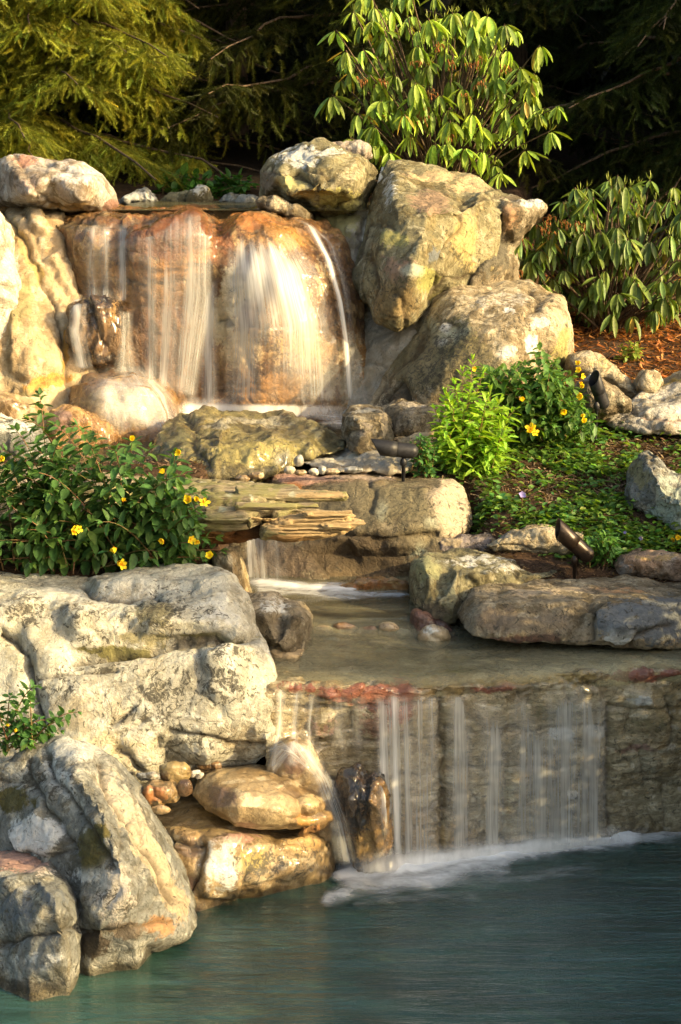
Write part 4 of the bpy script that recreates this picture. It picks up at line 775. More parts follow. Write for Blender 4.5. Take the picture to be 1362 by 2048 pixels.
xx = np.linspace(-.42, 1.6, 90); tt = [.030, .034, .040, .05, .07, .1, .2, .3, .4, .5, .56, .60, .64, .68, .74, .9, 1.1, 1.3, 1.42]; zt_ = [.560, .590, .608, .619, .625, .626, .626, .627, .628, .630, .634, .645, .655, .661, .664, .664, .664, .664, .664]
yf = np.interp(xx, [-.25,.33,.34,.95,.97,1.4], [5.33,5.39,5.40,5.51,5.54,5.6]); A_, B_ = np.meshgrid(np.arange(90), np.arange(len(tt)))
V = np.stack([xx[A_.ravel()], yf[A_.ravel()]+np.array(tt)[B_.ravel()], np.array(zt_)[B_.ravel()]], -1); V[:, 2] += .003*fbm(V*np.array([14, 5, 1]), 4, 3)
i, j = np.meshgrid(np.arange(len(tt)-1), np.arange(89), indexing='ij'); k = (i*90+j).ravel()
tag(link_mesh("stream_water", mesh_np("stream_water", V, np.stack([k, k+1, k+91, k+90], -1)), M_shal), "olive middle pool sliding as a thin sheet over the ledge slabs", None, None, 'structure')
level("stream_water", -1.8, .33, 7.08, 8.5, .992, M_shal2, "shallow tan stream below the upper waterfall", .1)
level("pool_water", -1.15, .25, 8.72, 10.32, 1.998, M_shal2, "thin dark strip of the top pool seen almost edge on", .1)

# ------------------------------------------------------------------ falling water
def veil_mat(name, col=(.86,.87,.86), fine=1.0):
    t = NT(name); uv = t.n('ShaderNodeUVMap').outputs[0]
    a = t.noise(t.vscale(uv, (9, .35, 1)), 1.0, 4, .65, .0); b = t.noise(t.vscale(uv, (34, .7, 1)), 1.0, 4, .65); c = t.noise(t.vscale(uv, (3, 1.2, 1)), 1.0, 3, .5)
    s = t.math('ADD', t.math('MULTIPLY', t.mapr(a, .30, .74), .72), t.math('MULTIPLY', t.mapr(b, .36, .70), .42*fine))
    s = t.math('MULTIPLY', s, t.mapr(c, .25, .6, .55, 1.1))
    d = t.attr('dens', 2)
    al = t.math('MULTIPLY', d, t.math('ADD', t.math('MULTIPLY', s, .85), t.math('MULTIPLY', d, .55)))
    al = t.n('ShaderNodeClamp', {0: al, 1: 0.0, 2: .93}).outputs[0]
    dif = t.n('ShaderNodeBsdfDiffuse', {'Color': col+(1,)}).outputs[0]; trl = t.n('ShaderNodeBsdfTranslucent', {'Color': col+(1,)}).outputs[0]
    m = t.n('ShaderNodeMixShader', {0: .35, 1: dif, 2: trl}).outputs[0]
    tr = t.n('ShaderNodeBsdfTransparent').outputs[0]
    return t.done(t.n('ShaderNodeMixShader', {0: al, 1: tr, 2: m}).outputs[0])
def foam_mat(name, sc=(1,1,1), col=(.84,.86,.88)):
    t = NT(name); pos = t.n('ShaderNodeNewGeometry').outputs['Position']
    a = t.noise(t.vscale(pos, sc), 9.0, 6, .65, .5); b = t.noise(t.vscale(pos, sc), 34.0, 5, .7)
    d = t.attr('dens', 2); s = t.math('ADD', t.math('MULTIPLY', t.math('SUBTRACT', a, .5), .8), t.math('MULTIPLY', t.math('SUBTRACT', b, .5), .35))
    al = t.mapr(t.math('ADD', d, t.math('MULTIPLY', s, t.mapr(d, 0, .25, 0, .75))), .06, 1.0, 0, .95)
    dif = t.n('ShaderNodeBsdfDiffuse', {'Color': col+(1,)}).outputs[0]
    return t.done(t.n('ShaderNodeMixShader', {0: al, 1: t.n('ShaderNodeBsdfTransparent').outputs[0], 2: dif}).outputs[0])
M_veil = veil_mat("falling_water"); M_foam = foam_mat("foam", (1.4, 2.6, 1)); M_mist = foam_mat("soft_spray", (1,1,.35), (.85,.84,.82))
def pl(pts, n):
    p = np.array(pts, float); L = np.r_[0, np.cumsum(np.hypot(*np.diff(p, axis=0).T))]; s = np.linspace(0, L[-1], n)
    return np.stack([np.interp(s, L, p[:, 0]), np.interp(s, L, p[:, 1])], -1)
def smooth1(a, k, ax):
    for _ in range(k):
        b = np.copy(a); sl = [slice(None)]*2
        lo = np.roll(a, 1, ax); hi = np.roll(a, -1, ax)
        if ax == 0: lo[0] = a[0]; hi[-1] = a[-1]
        else: lo[:, 0] = a[:, 0]; hi[:, -1] = a[:, -1]
        a = (lo + 2*a + hi)/4
    return a
def veil(name, L, Rr, bvh, parent, streaks=(), base=.2, off=.015, mat=None, dflt=8.4, edge=.12, top=.06, bot=.06, fall=True, nu=None, seed=1, drag=6):
    wid = max(math.hypot(Rr[k][0]-L[k][0], Rr[k][1]-L[k][1]) for k in (0, -1)); nu = nu or max(6, int(wid/4)); nv = 44
    a, b = pl(L, nv), pl(Rr, nv); u = np.linspace(0, 1, nu)
    q = a[:, None]*(1-u)[None, :, None] + b[:, None]*u[None, :, None]
    D = np.array([[hit(bvh, q[i, j, 0], q[i, j, 1], np.nan) for j in range(nu)] for i in range(nv)])
    D = np.where(np.isnan(D), np.nanmedian(D) if not np.all(np.isnan(D)) else dflt, D)
    D = smooth1(D, 3, 1)
    if fall: D = np.minimum.accumulate(D, axis=0)
    D = smooth1(smooth1(D, drag, 0), 3, 1) - off
    D = D - .006*(.5+.5*vnoise(np.stack([np.tile(u*14, nv), np.zeros(nu*nv), np.full(nu*nv, seed*3.1)], -1), seed).reshape(nv, nu))
    V = PN(q[..., 0].ravel(), q[..., 1].ravel(), D.ravel())
    i, j = np.meshgrid(np.arange(nv-1), np.arange(nu-1), indexing='ij'); k = (i*nu+j).ravel()
    me = mesh_np(name, V, np.stack([k, k+nu, k+nu+1, k+1], -1))
    v = np.linspace(0, 1, nv)[:, None]; U = u[None, :]
    d = np.full((nv, nu), base)
    for s in streaks:
        uc, w, st = s[:3]; v0, v1 = (s[3], s[4]) if len(s) > 4 else (0, 1)
        d = d + st*np.exp(-((U-uc)/w)**2)*ssf(v0-.08, v0+.04, v)*(1-ssf(v1-.05, v1+.12, v))
    d = d*ssf(0, edge, U)*ssf(0, edge, 1-U)*ssf(0, 1, v/np.maximum(top*(1+(0 if mat else 1.1)*vnoise(np.stack([u*wid/16, 0*u+seed, 0*u], -1), seed))[None, :], 1e-3))*ssf(0, max(bot, 1e-3), 1-v)
    set_f(me, np.clip(d, 0, 1.2).ravel(), 'dens')
    uvl = me.uv_layers.new(name='UVMap'); vi = np.empty(len(me.loops), np.int32); me.loops.foreach_get('vertex_index', vi)
    UV = np.stack([np.tile(u*wid/100, nv)+seed*3.7, np.repeat(np.linspace(0, 1, nv), nu)*3+seed], -1)[vi]
    uvl.data.foreach_set('uv', UV.astype(np.float32).ravel())
    return link_mesh(name, me, mat or M_veil, parent)
def blob_sheet(name, pxs, pys, z, lines, parent, mat, lift=.01, hmax=.03, nx_=120, ny_=60):
    """foam lying on a level: density from polylines (points, half width px, strength)"""
    gx_, gy_ = np.meshgrid(np.linspace(pxs[0], pxs[1], nx_), np.linspace(pys[0], pys[1], ny_)); x, y = gx_.ravel(), gy_.ravel()
    vy = F*CP + (1024-y)*SP; vz = -F*SP + (1024-y)*CP; dd = (z-H)*vy/vz
    V = PN(x, y, dd); d = np.zeros(len(x))
    wx = 14*fbm(V*np.array([7, 16, 1]), 3, 3); wy = 10*fbm(V*np.array([7, 16, 1]), 7, 3)
    for pts, w, st in lines: d = np.maximum(d, st*np.exp(-(polydist(x+wx, (y+wy), pts)/w)**2))
    e = np.minimum(np.minimum(x-pxs[0], pxs[1]-x)/40, np.minimum(y-pys[0], pys[1]-y)/12); d *= np.clip(e, 0, 1)
    V[:, 2] += lift + hmax*np.clip(d, 0, 1)*(.6+.6*fbm(V*20, 2, 3))
    i, j = np.meshgrid(np.arange(ny_-1), np.arange(nx_-1), indexing='ij'); k = (i*nx_+j).ravel()
    me = mesh_np(name, V, np.stack([k, k+1, k+nx_+1, k+nx_], -1)); set_f(me, d, 'dens')
    return link_mesh(name, me, mat, parent)

def objs(*keys): return [o for l, o in ROCKS.items() if any(k in l for k in keys)]
upb = bvh_of(objs("brow under", "step rock", "dark oval", "mortar bank", "cream mortar", "egg-shaped boulder with"))
lob = bvh_of(objs("rusty red and ochre lip", "dark split", "rounded brown stone with"))
wf = empty("waterfall", tuple(P(430, 815, 8.3)), "wide upper waterfall veiling the rust-brown and amber rock faces below the top pool", "waterfall")
veil("water_veil", [(160,452),(156,540),(160,606)], [(262,440),(264,540),(262,606)], upb, wf, [(.25,.10,.35),(.5,.08,.35),(.84,.07,.65,.1,1)], .10, seed=2)
veil("water_veil", [(250,430),(250,600),(262,760)], [(436,424),(436,600),(400,812)], upb, wf, [(.28,.06,.3),(.5,.08,.2),(.7,.09,.30,.05,1),(.85,.08,.32,.1,1),(.45,.05,.3,.35,1)], .14, off=.02, seed=3)
veil("water_veil", [(404,560),(402,680),(400,815)], [(436,560),(438,680),(440,815)], upb, wf, [(.45,.32,.55)], .1, off=.05, top=.3, seed=4)
veil("water_veil", [(452,470),(440,560),(438,660),(430,815)], [(590,462),(650,540),(690,640),(704,812)], upb, wf, [(.3,.2,.42,.0,.35),(.45,.25,.28,.0,.55),(.2,.1,.3,.4,1),(.75,.12,.25,.2,1),(.6,.12,.3,.1,.8)], .18, off=.03, top=.12, seed=5)
veil("water_jet", [(560,428),(606,448),(644,512),(668,590),(682,670),(690,812)], [(590,426),(634,456),(668,524),(690,606),(702,690),(712,812)], upb, wf, [(.5,.24,.75,.1,1.2),(.62,.1,.4,.15,.8)], .12, off=.06, top=.2, seed=6)
veil("water_veil", [(600,440),(650,480),(680,560),(694,640),(700,812)], [(640,450),(680,500),(700,580),(712,680),(740,812)], upb, wf, [(.4,.3,.2)], .14, off=.03, top=.2, seed=16)
veil("water_veil", [(138,600),(136,660),(150,740)], [(176,592),(172,660),(190,742)], upb, wf, [(.4,.3,.6)], .15, off=.02, seed=7)
veil("water_veil", [(238,620),(236,690),(222,748)], [(268,620),(270,690),(292,750)], upb, wf, [(.5,.3,.3)], .12, off=.03, seed=8)
veil("water_veil", [(140,738),(140,800),(146,880)], [(290,728),(350,790),(376,862)], upb, wf, [(.3,.2,.12,0,.4),(.75,.15,.3,0,.9),(.92,.1,.3,.1,1)], .08, off=.02, seed=9, drag=3)
veil("spray", [(330,770),(330,850)], [(730,776),(730,850)], upb, wf, [(.2,.15,.4,.3,1),(.5,.4,.45,.5,1)], .12, off=.12, top=.6, bot=.3, seed=10, mat=M_mist, nu=60)
veil("spray", [(150,690),(140,790),(150,900)], [(340,700),(390,790),(430,900)], upb, wf, [(.4,.3,.25,.3,1)], .16, off=.10, top=.5, bot=.4, edge=.3, seed=19, mat=M_mist, nu=50)
blob_sheet("foam", (330,760), (800,900), 1.03, [([(360,850),(380,828),(450,818),(560,815),(700,818)],14,.9),([(240,870),(300,860),(370,850)],24,.6),([(640,836),(690,850)],16,.4)], wf, M_mist, .01, .03)
wl = empty("waterfall", tuple(P(900, 1710, 5.3)), "lower waterfall spreading thin bluish veils over the long ledge into the pool", "waterfall")
veil("water_veil", [(548,1376),(546,1450),(530,1540)], [(650,1384),(642,1450),(650,1530)], lob, wl, [(.12,.08,.5),(.45,.07,.4),(.75,.06,.35)], .10, dflt=5.3, seed=11)
veil("water_veil", [(532,1500),(560,1478),(572,1486)], [(548,1550),(580,1510),(640,1560)], lob, wl, [], .5, off=.015, dflt=5.2, fall=False, seed=21, top=.1)
veil("water_veil", [(556,1484),(612,1556),(646,1640),(660,1730)], [(622,1482),(678,1560),(704,1640),(728,1738)], lob, wl, [(.6,.3,.38)], .16, edge=.35, off=.03, dflt=5.2, seed=12)
veil("water_veil", [(738,1388),(744,1540),(752,1740)], [(884,1388),(884,1540),(884,1735)], lob, wl, [(.18,.06,.7,0,.7),(.34,.05,.9,.02,1.2),(.5,.05,.5,.05,1.2),(.68,.08,.3),(.85,.08,.25)], .16, off=.02, dflt=5.3, seed=13, top=.04)
veil("water_veil", [(652,1392),(650,1460),(668,1530)], [(740,1390),(742,1460),(742,1540)], lob, wl, [(.3,.1,.25),(.7,.1,.2)], .07, off=.02, dflt=5.35, seed=23, bot=.4)
veil("water_veil", [(888,1390),(888,1730)], [(1216,1370),(1216,1690)], lob, wl, [(.10,.05,.4),(.30,.05,.42),(.50,.07,.22),(.60,.06,.35,.3,1),(.74,.07,.4,.1,1),(.90,.06,.42,.1,1)], .20, off=.02, dflt=5.4, edge=.03, seed=14, top=.2)
veil("spray", [(680,1690),(680,1765)], [(1330,1625),(1330,1685)], lob, wl, [(.2,.2,.35),(.6,.3,.3)], .30, off=.06, top=.7, bot=.2, mat=M_mist, dflt=5.4, seed=15, nu=80)
blob_sheet("foam", (600,1400), (1640,1860), 0.0, [([(690,1752),(760,1748),(860,1730),(960,1712),(1080,1694),(1200,1680),(1260,1676)],22,1.0),([(700,1770),(800,1772),(900,1752),(1000,1730)],26,.62),([(660,1800),(720,1780),(800,1762)],16,.5),([(1200,1690),(1300,1680),(1400,1672)],12,.5),([(900,1770),(1060,1762),(1180,1740)],18,.22),([(720,1810),(850,1800),(950,1800)],14,.22)], wl, M_foam, .008, .020, 220, 90)
ws = empty("waterfall", tuple(P(530, 1165, 6.6)), "small waterfall dropping under the log between the slanted slab and the square boulder", "waterfall")
smb = bvh_of(objs("square-shouldered", "holding back the upper stream"))
veil("water_veil", [(484,1040),(492,1166)], [(570,1040),(580,1166)], smb, ws, [(.15,.12,.6),(.4,.08,.5),(.7,.1,.2)], .16, off=.05, dflt=6.6, seed=17)
blob_sheet("foam", (480,840), (1150,1250), .664, [([(490,1168),(540,1170),(620,1176),(700,1182)],9,.8),([(520,1180),(640,1190),(760,1192),(828,1190)],8,.5),([(560,1205),(700,1200)],5,.22)], ws, M_foam, .005, .01, 120, 60)
blob_sheet("foam", (540,900), (1225,1300), .626, [([(620,1246),(700,1244),(830,1240)],6,.30)], ws, M_foam, .006, .006, 80, 40)
# ------------------------------------------------------------------ the weathered log
t = NT("weathered_wood"); pos = t.n('ShaderNodeNewGeometry').outputs['Position']
gr = t.noise(t.vscale(pos, (2.0, 26, 30)), 3.2, 7, .7, .3); gr2 = t.noise(t.vscale(pos, (5.0, 60, 70)), 3.2, 6, .7); big = t.noise(pos, 6, 5, .6)
c = t.mix(t.mapr(gr, .3, .7), (.11,.08,.045), (.44,.37,.25)); c = t.mix(t.mapr(big, .4, .62), c, t.mix(t.mapr(gr2, .35, .65), (.16,.15,.06), (.34,.32,.15)))
c = t.mix(t.mapr(gr2, .52, .68, 0, .6), c, (.07,.045,.022))
n1 = t.noise(pos, 40, 7, .7); m = t.math('ADD', t.attr('stm', 2), t.math('MULTIPLY', t.math('SUBTRACT', n1, .5), 1.3))
c = t.mix(t.mapr(m, .38, .6, 0, .95), c, t.mix(t.mapr(gr2, .3, .7, 0, .6), t.attr('stc', 0), t.mix(1.0, t.attr('stc', 0), (.5,.4,.3), 'MULTIPLY')))
c = t.mix(t.math('MULTIPLY', t.attr('crk', 2), .97), c, (.03,.018,.01))
h = t.math('ADD', gr, t.math('MULTIPLY', gr2, .6))
M_wood = t.done(pbsdf(t, c, .9, t.n('ShaderNodeBump', {'Strength': .9, 'Distance': .012, 'Height': h}).outputs[0], .2))
STRAW = (.54,.40,.22); DRED = (.16,.07,.03); WLICH = (.50,.53,.42)
logo = empty("log", tuple(P(300, 1090, 6.3)), "weathered grey-brown log with a splintered straw-coloured broken end jutting over the small fall", "log")
wk = dict(amp=.002, facet=(3, .0), ridge=.0, fine=.0045, frac=0, strata=(.35, 7, 7), parent=logo, smooth=1, vox=.0048)
wk2 = dict(wk); wk2['vox'] = .0036
rock("trunk_body", "", [(-140,925,6.55),(0,928,6.55),(160,940,6.55),(300,955,6.5),(430,960,6.45),(540,970,6.4),(600,976,6.3),(610,1000,6.2),(560,1012,6.1),(640,1020,6.15),(632,1034,6.12),(600,1046,6.1),(560,1066,6.1),(480,1086,6.15),(380,1092,6.2),(200,1094,6.3),(-140,1090,6.4)], 6.2, M_wood,
  inner=[(0,970,6.32),(200,985,6.3),(400,990,6.2),(500,990,6.15),(400,1040,6.04),(500,1040,6.02),(200,1050,6.15),(0,1040,6.25)], bulge=.07, R=60, thick=.22, back=.9, drop=.1,
  cracks=[([(x0, yy+2*math.sin(yy)), ((x0+x1)/2, yy+3*math.sin(yy*2.3)), (x1, yy+1)], 2.0, .008) for yy, x0, x1 in ((947,200,420),(958,250,520),(966,350,560),(988,200,600),(995,380,540),(1013,300,520),(1021,200,480),(1034,220,500),(1044,300,560),(1063,260,480),(1072,300,460),(1082,200,440))]+[([(300,1004),(450,1004),(560,1006),(640,1004)],4,.05),([(508,1032),(540,1026),(600,1030)],7,.07),([(380,1054),(440,1050),(600,1056)],4,.03),([(300,975),(420,978),(500,974)],2.5,.02),([(470,1075),(530,1062),(600,1068)],7,.03),([(0,985),(160,992),(330,985)],3,.014),([(360,975),(520,985)],2.5,.010)],
  stains=[(560,1046,60,14,STRAW,1.0),(600,1040,40,16,STRAW,1.0),(450,1078,70,12,(.30,.13,.045),1.0),(520,1070,60,9,(.03,.018,.012),1.0),(555,1030,36,5,(.02,.012,.008),1.1),(407,962,7,3,WLICH,.8),(448,1020,9,5,WLICH,.8),(456,990,7,4,WLICH,.8),(470,985,5,3,WLICH,.8),(500,992,4,3,WLICH,.8),(430,1070,30,6,(.38,.20,.07),.8),(440,1000,90,30,(.28,.27,.12),.5),(100,960,120,30,(.27,.24,.20),.7)], **wk)  # near-black patches paint the shade of the hollow and underside
rock("splinter", "", [(470,972,6.22),(560,978,6.2),(640,984,6.16),(692,985,6.14),(698,994,6.14),(692,1002,6.14),(610,1002,6.14),(520,1001,6.14),(470,998,6.14)], 6.12, M_wood, bulge=.028, R=12, thick=.06, back=.85, drop=.1, stains=[(640,988,60,7,STRAW,.9),(540,984,30,6,(.34,.32,.15),.6),(584,986,8,4,WLICH,1),(634,1000,8,4,(.42,.5,.12),1)], cracks=[([(560,990),(690,992)],2,.008)], **wk2)
rock("splinter", "", [(520,1052),(560,1036),(600,1028),(640,1022),(700,1026),(712,1032),(700,1037),(730,1043),(714,1052),(704,1060),(690,1068),(640,1078),(580,1084),(520,1078)], 6.04, M_wood, bulge=.04, R=22, thick=.09, back=.8, drop=.1, stains=[(640,1045,100,30,STRAW,1.2),(590,1078,60,8,(.34,.20,.08),.9),(660,1040,60,18,(.66,.52,.31),.9)],
  cracks=[([(540,1046),(690,1047)],2,.010),([(600,1057),(700,1057)],1.8,.008),([(560,1070),(680,1068)],1.8,.010),([(590,1040),(700,1038)],2.5,.02),([(560,1052),(705,1050)],2,.014),([(570,1062),(700,1062)],2.5,.018),([(620,1032),(690,1030)],2,.01)], **wk2)
for ol in ([(600,1022),(676,1024),(706,1022),(700,1030),(610,1034)], [(640,1048),(700,1044),(736,1046),(700,1056),(650,1060)], [(470,1006),(560,1008),(632,1006),(638,1014),(560,1020),(470,1020)]):
    rock("splinter", "", ol, 6.0, M_wood, bulge=.012, R=6, thick=.03, back=.8, drop=.1, stains=[(680,1040,120,30,STRAW,1.2)] if ol[0][1] > 1010 else [(560,1012,90,8,(.33,.31,.14),1)], **wk2)

# ------------------------------------------------------------------ garden spotlights
t = NT("bronze_powder_coat"); pos = t.n('ShaderNodeNewGeometry').outputs['Position']
n = t.noise(pos, 90, 4); c = t.mix(t.mapr(n, .3, .7), (.022,.014,.010), (.04,.026,.018)); c = t.mix(t.mapr(t.noise(pos, 20, 5), .58, .7, 0, .5), c, (.13,.09,.06))
M_bronze = t.done(pbsdf(t, c, .36, t.n('ShaderNodeBump', {'Strength': .15, 'Distance': .002, 'Height': n}).outputs[0], .6, Metallic=.5))
t = NT("black_powder_coat"); pos = t.n('ShaderNodeNewGeometry').outputs['Position']; n = t.noise(pos, 90, 4)
M_black = t.done(pbsdf(t, t.mix(t.mapr(n, .3, .7), (.010,.010,.012), (.02,.02,.024)), .48, None, .3))
t = NT("lamp_lens"); M_lens = t.done(pbsdf(t, (.05,.05,.05,1), .05, None, .8))
def spot(label, p, ax, L=.15, r=.029, mat=None):
    """bullet lamp: rounded back at p, axis ax towards the slanted mouth"""
    ax = Vector(ax).normalized(); q = ax.to_track_quat('X', 'Z').to_matrix(); p = np.array(p)
    e = empty("spotlight", tuple(p - np.array([0, 0, .07])), label, "spotlight", "garden spotlights")
    Rm = np.array(q)
    def place(v): return v @ Rm.T + p
    n = 28; th = np.arange(n)*2*math.pi/n
    def lathe(prof, cut=None):
        v = np.concatenate([[[x if cut is None or x < L*.6 else x + cut*math.cos(a)*(x-L*.6)/(L*.4), rr*math.sin(a), rr*math.cos(a)] for a in th] for x, rr in prof])
        f = [(i*n+j, i*n+(j+1) % n, (i+1)*n+(j+1) % n, (i+1)*n+j) for i in range(len(prof)-1) for j in range(n)]
        return v, f
    prof = [(-r*.98*math.cos(a)*1.0+r*.1-r*.1, max(r*math.sin(a), .0006)) for a in np.linspace(0, math.pi/2, 8)]
    prof = [(x, y) for x, y in prof] + [(L*.40, r)]
    v, f = lathe(prof); link_mesh("lamp_body", mesh_np("lamp_body", place(v), f), mat, e)
    prof = [(L*.395, r*.94), (L*.405, r*.94), (L*.41, r*1.04), (L*.6, r*1.05), (L*.97, r*1.05), (L*.985, r*1.0), (L*.96, r*.93), (L*.55, r*.90)]
    v, f = lathe(prof, .024); link_mesh("lamp_hood", mesh_np("lamp_hood", place(v), f), mat, e)
    v, f = lathe([(L*.56, r*.9), (L*.57, r*.5), (L*.575, .001)]); link_mesh("lens", mesh_np("lens", place(v), f), M_lens, e)
    # knuckle and stake
    b = MB(); k = p + Rm @ np.array([L*.18, 0, -r])
    v, f = tube([k, k+np.array([0, 0, -.012]), k+np.array([0, 0, -.03]), k+np.array([0, 0, -.032]), k+np.array([0, 0, -.16])], [.008, .014, .014, .008, .005], 12); b.add(v, f)
    link_mesh("stake", b.mesh("stake"), mat, e)
    return e
spot("black spotlight lying almost level beside the thin flat slab", P(822, 902, 6.95), (-.97,-.1,.13), .148, .031, M_black)
spot("bronze spotlight tilted up to the left on the mulch behind the long flat slab", P(1172, 1108, 6.3), (-.72,-.1,.66), .152, .031, M_bronze)
spot("black spotlight standing nearly upright behind the yellow flower spike", P(1206, 806, 7.36), (-.40,-.25,.95), .125, .028, M_black)
# ------------------------------------------------------------------ plants
rng = np.random.default_rng(11)
def leaf_mat(name, rough=.45, trans=.35, spec=.45, var=(.75,1.25)):
    t = NT(name); pos = t.n('ShaderNodeNewGeometry').outputs['Position']
    col = t.attr('col', 0); n = t.noise(pos, 60, 3)
    c = t.mix(t.mapr(n, .3, .7), t.mix(1.0, col, (var[0],)*3, 'MULTIPLY'), t.mix(1.0, col, (var[1],)*3, 'MULTIPLY'))
    a = pbsdf(t, c, rough, None, spec)
    tl = t.n('ShaderNodeBsdfTranslucent', {'Color': t.mix(1.0, c, (1.5,1.5,.5), 'MULTIPLY')}).outputs[0]
    return t.done(t.n('ShaderNodeMixShader', {0: trans, 1: a, 2: tl}).outputs[0])
M_leaf = leaf_mat("broad_leaf", .42, .30); M_rleaf = leaf_mat("rhododendron_leaf", .48, .25, .35); M_needle = leaf_mat("spruce_needles", .55, .25, .3); M_petal = leaf_mat("petal", .6, .35, .2, (.92,1.08)); M_herb = leaf_mat("herb_leaf", .5, .38, .35)
t = NT("bark"); pos = t.n('ShaderNodeNewGeometry').outputs['Position']; n = t.noise(t.vscale(pos, (8,8,2)), 6, 6, .7)
M_bark = t.done(pbsdf(t, t.mix(t.mapr(n, .3, .7), (.05,.033,.022), (.17,.12,.08)), .9, t.n('ShaderNodeBump', {'Strength': .8, 'Distance': .01, 'Height': n}).outputs[0], .2))
t = NT("plant_stem"); M_stem = t.done(pbsdf(t, t.mix(t.mapr(t.noise(t.n('ShaderNodeNewGeometry').outputs['Position'], 20, 3), .4, .6), (.14,.11,.04), (.24,.12,.06)), .7, None, .3))

def leaf_t(L=1.0, W=.3, ns=6, droop=.15, fold=.10, tipk=1.0, petiole=.08):
    """leaf along +X, unit length; returns verts, quads"""
    v = []; 
    for i in range(ns+1):
        s = i/ns; w = W*.5*math.sin(math.pi*min(1, (s*.96+.02))**tipk)**.8 if 0 < i < ns else W*.03
        x = petiole + (1-petiole)*s*L; z = -droop*s*s
        v += [(x, -w, z+fold*w), (x, 0, z-fold*w*.8), (x, w, z+fold*w)]
    f = []
    for i in range(ns):
        for j in (0, 1): a = i*3+j; f.append((a, a+3, a+4, a+1))
    v += [(0, -.008, 0), (0, .008, 0)]; n = len(v)-2; f.append((n, 1, 1, n+1))
    return np.array(v), np.array(f)
def leaf_t2(*a, **k):
    v, f = leaf_t(*a, **k); return v, f[:-1]
def hsvv(base, m, dv=.25, dh=.12, r=rng):
    """random variation of a leaf colour"""
    b = np.tile(np.array(base), (m, 1)); k = np.exp(r.normal(0, dv, (m, 1))); h = r.normal(0, dh, (m, 1))
    b = b*k; b[:, 0:1] *= np.exp(h); b[:, 2:3] *= np.exp(-h); return np.clip(b, 0, .9)

# --- rhododendron: whorls of long drooping leaves
def rhodo(label, poly, pts, d0, dd, base, n_in, size=.15, heads=(), colr=(.22,.32,.045), zlow=None, grp=None, seed=1):
    r = np.random.default_rng(seed); root = empty("rhododendron", tuple(base), label, "shrub", grp)
    xs = [p[0] for p in poly]; ys = [p[1] for p in poly]; C = [(x, y, d0-dd*r.uniform(.5, 1)) for x, y in pts]
    cx, cy_ = sum(xs)/len(xs), sum(ys)/len(ys)
    while len(C) < len(pts)+n_in:
        x, y = r.uniform(min(xs), max(xs)), r.uniform(min(ys), max(ys))
        if inside(np.array([x]), np.array([y]), poly)[0]: C.append((x, y, d0 + dd*r.uniform(-1, 1.3)))
    b = MB(); sb = MB(); lt = [leaf_t(1, wd, 7, dr, .35, 1.0, .10) for dr, wd in ((.08, .24), (.20, .27), (.34, .22), (.02, .25))]
    for (x, y, d) in C:
        p = P(x, y, d); n = r.integers(5, 12); tilt = r.uniform(-.45, .45); S = size*r.uniform(.7, 1.15)*r.uniform(.75, 1.12, n)
        yaw = np.arange(n)*2*math.pi/n*1.0 + r.uniform(0, 6) + r.normal(0, .2, n)
        pit = -r.uniform(.55, 1.35, n) + tilt*np.cos(yaw+r.uniform(0, 6))
        col = hsvv(colr, n, .16, .10, r)*np.exp(r.normal(-.05, .28)); yel = r.random(n) < .03; col[yel] = (.34,.24,.04)
        R_ = rotm(yaw, pit, r.normal(0, .25, n)); T = np.tile(p, (n, 1)) + np.stack([np.cos(yaw), np.sin(yaw), 0*yaw], -1)*.006
        k = r.integers(0, 4); b.many(lt[k][0], lt[k][1], R_, T, S, col)
        if r.random() < .45:     # curled pale new shoots above
            m = 5; yaw2 = r.uniform(0, 6.28, m); b.many(*leaf_t(1, .12, 5, -.5, .3), rotm(yaw2, r.uniform(.2, 1.1, m), r.normal(0, .3, m)), np.tile(p, (m, 1)), size*.35*r.uniform(.6, 1.1, m), hsvv((.22,.27,.05), m, .1, .1, r))
        q = np.array(base) + (p-np.array(base))*np.array([.35, .35, .55]) + r.normal(0, .04, 3)
        v, f = tube(curve3(np.array(base)+r.normal(0, .05, 3)*[1, 1, 0], q, p, 8), np.linspace(.011, .003, 8), 5); sb.add(v, f)
    link_mesh("foliage", b.mesh("foliage"), M_rleaf, root); link_mesh("branches", sb.mesh("branches"), M_bark, root)
    for (x, y) in heads:         # spent flower trusses: thin stalks with brown capsules
        p = P(x, y, d0-dd*.9); hb = MB()
        for k in range(r.integers(9, 15)):
            a = r.uniform(0, 6.28); e = r.uniform(-.5, 1.1); q = p + size*.30*r.uniform(.6, 1.1)*np.array([math.cos(a)*math.cos(e), math.sin(a)*math.cos(e), math.sin(e)])
            mcol = np.array((.22,.20,.05)) if r.random() < .4 else np.array((.36,.13,.04)); v, f = tube(curve3(p, (p+q)/2+[0, 0, .012], q, 5), [.0012, .001, .001, .001, .001], 4); hb.add(v, f, mcol)
            v, f = tube([q, q+[0, 0, -.004], q+[.002, 0, -.014], q+[.003, 0, -.02]], [.001, .0035, .003, .0005], 5); hb.add(v, f, np.array((.30,.13,.04))*r.uniform(.4, 1.2))
        link_mesh("seed_head", hb.mesh("seed_head"), M_petal, root)
    return root
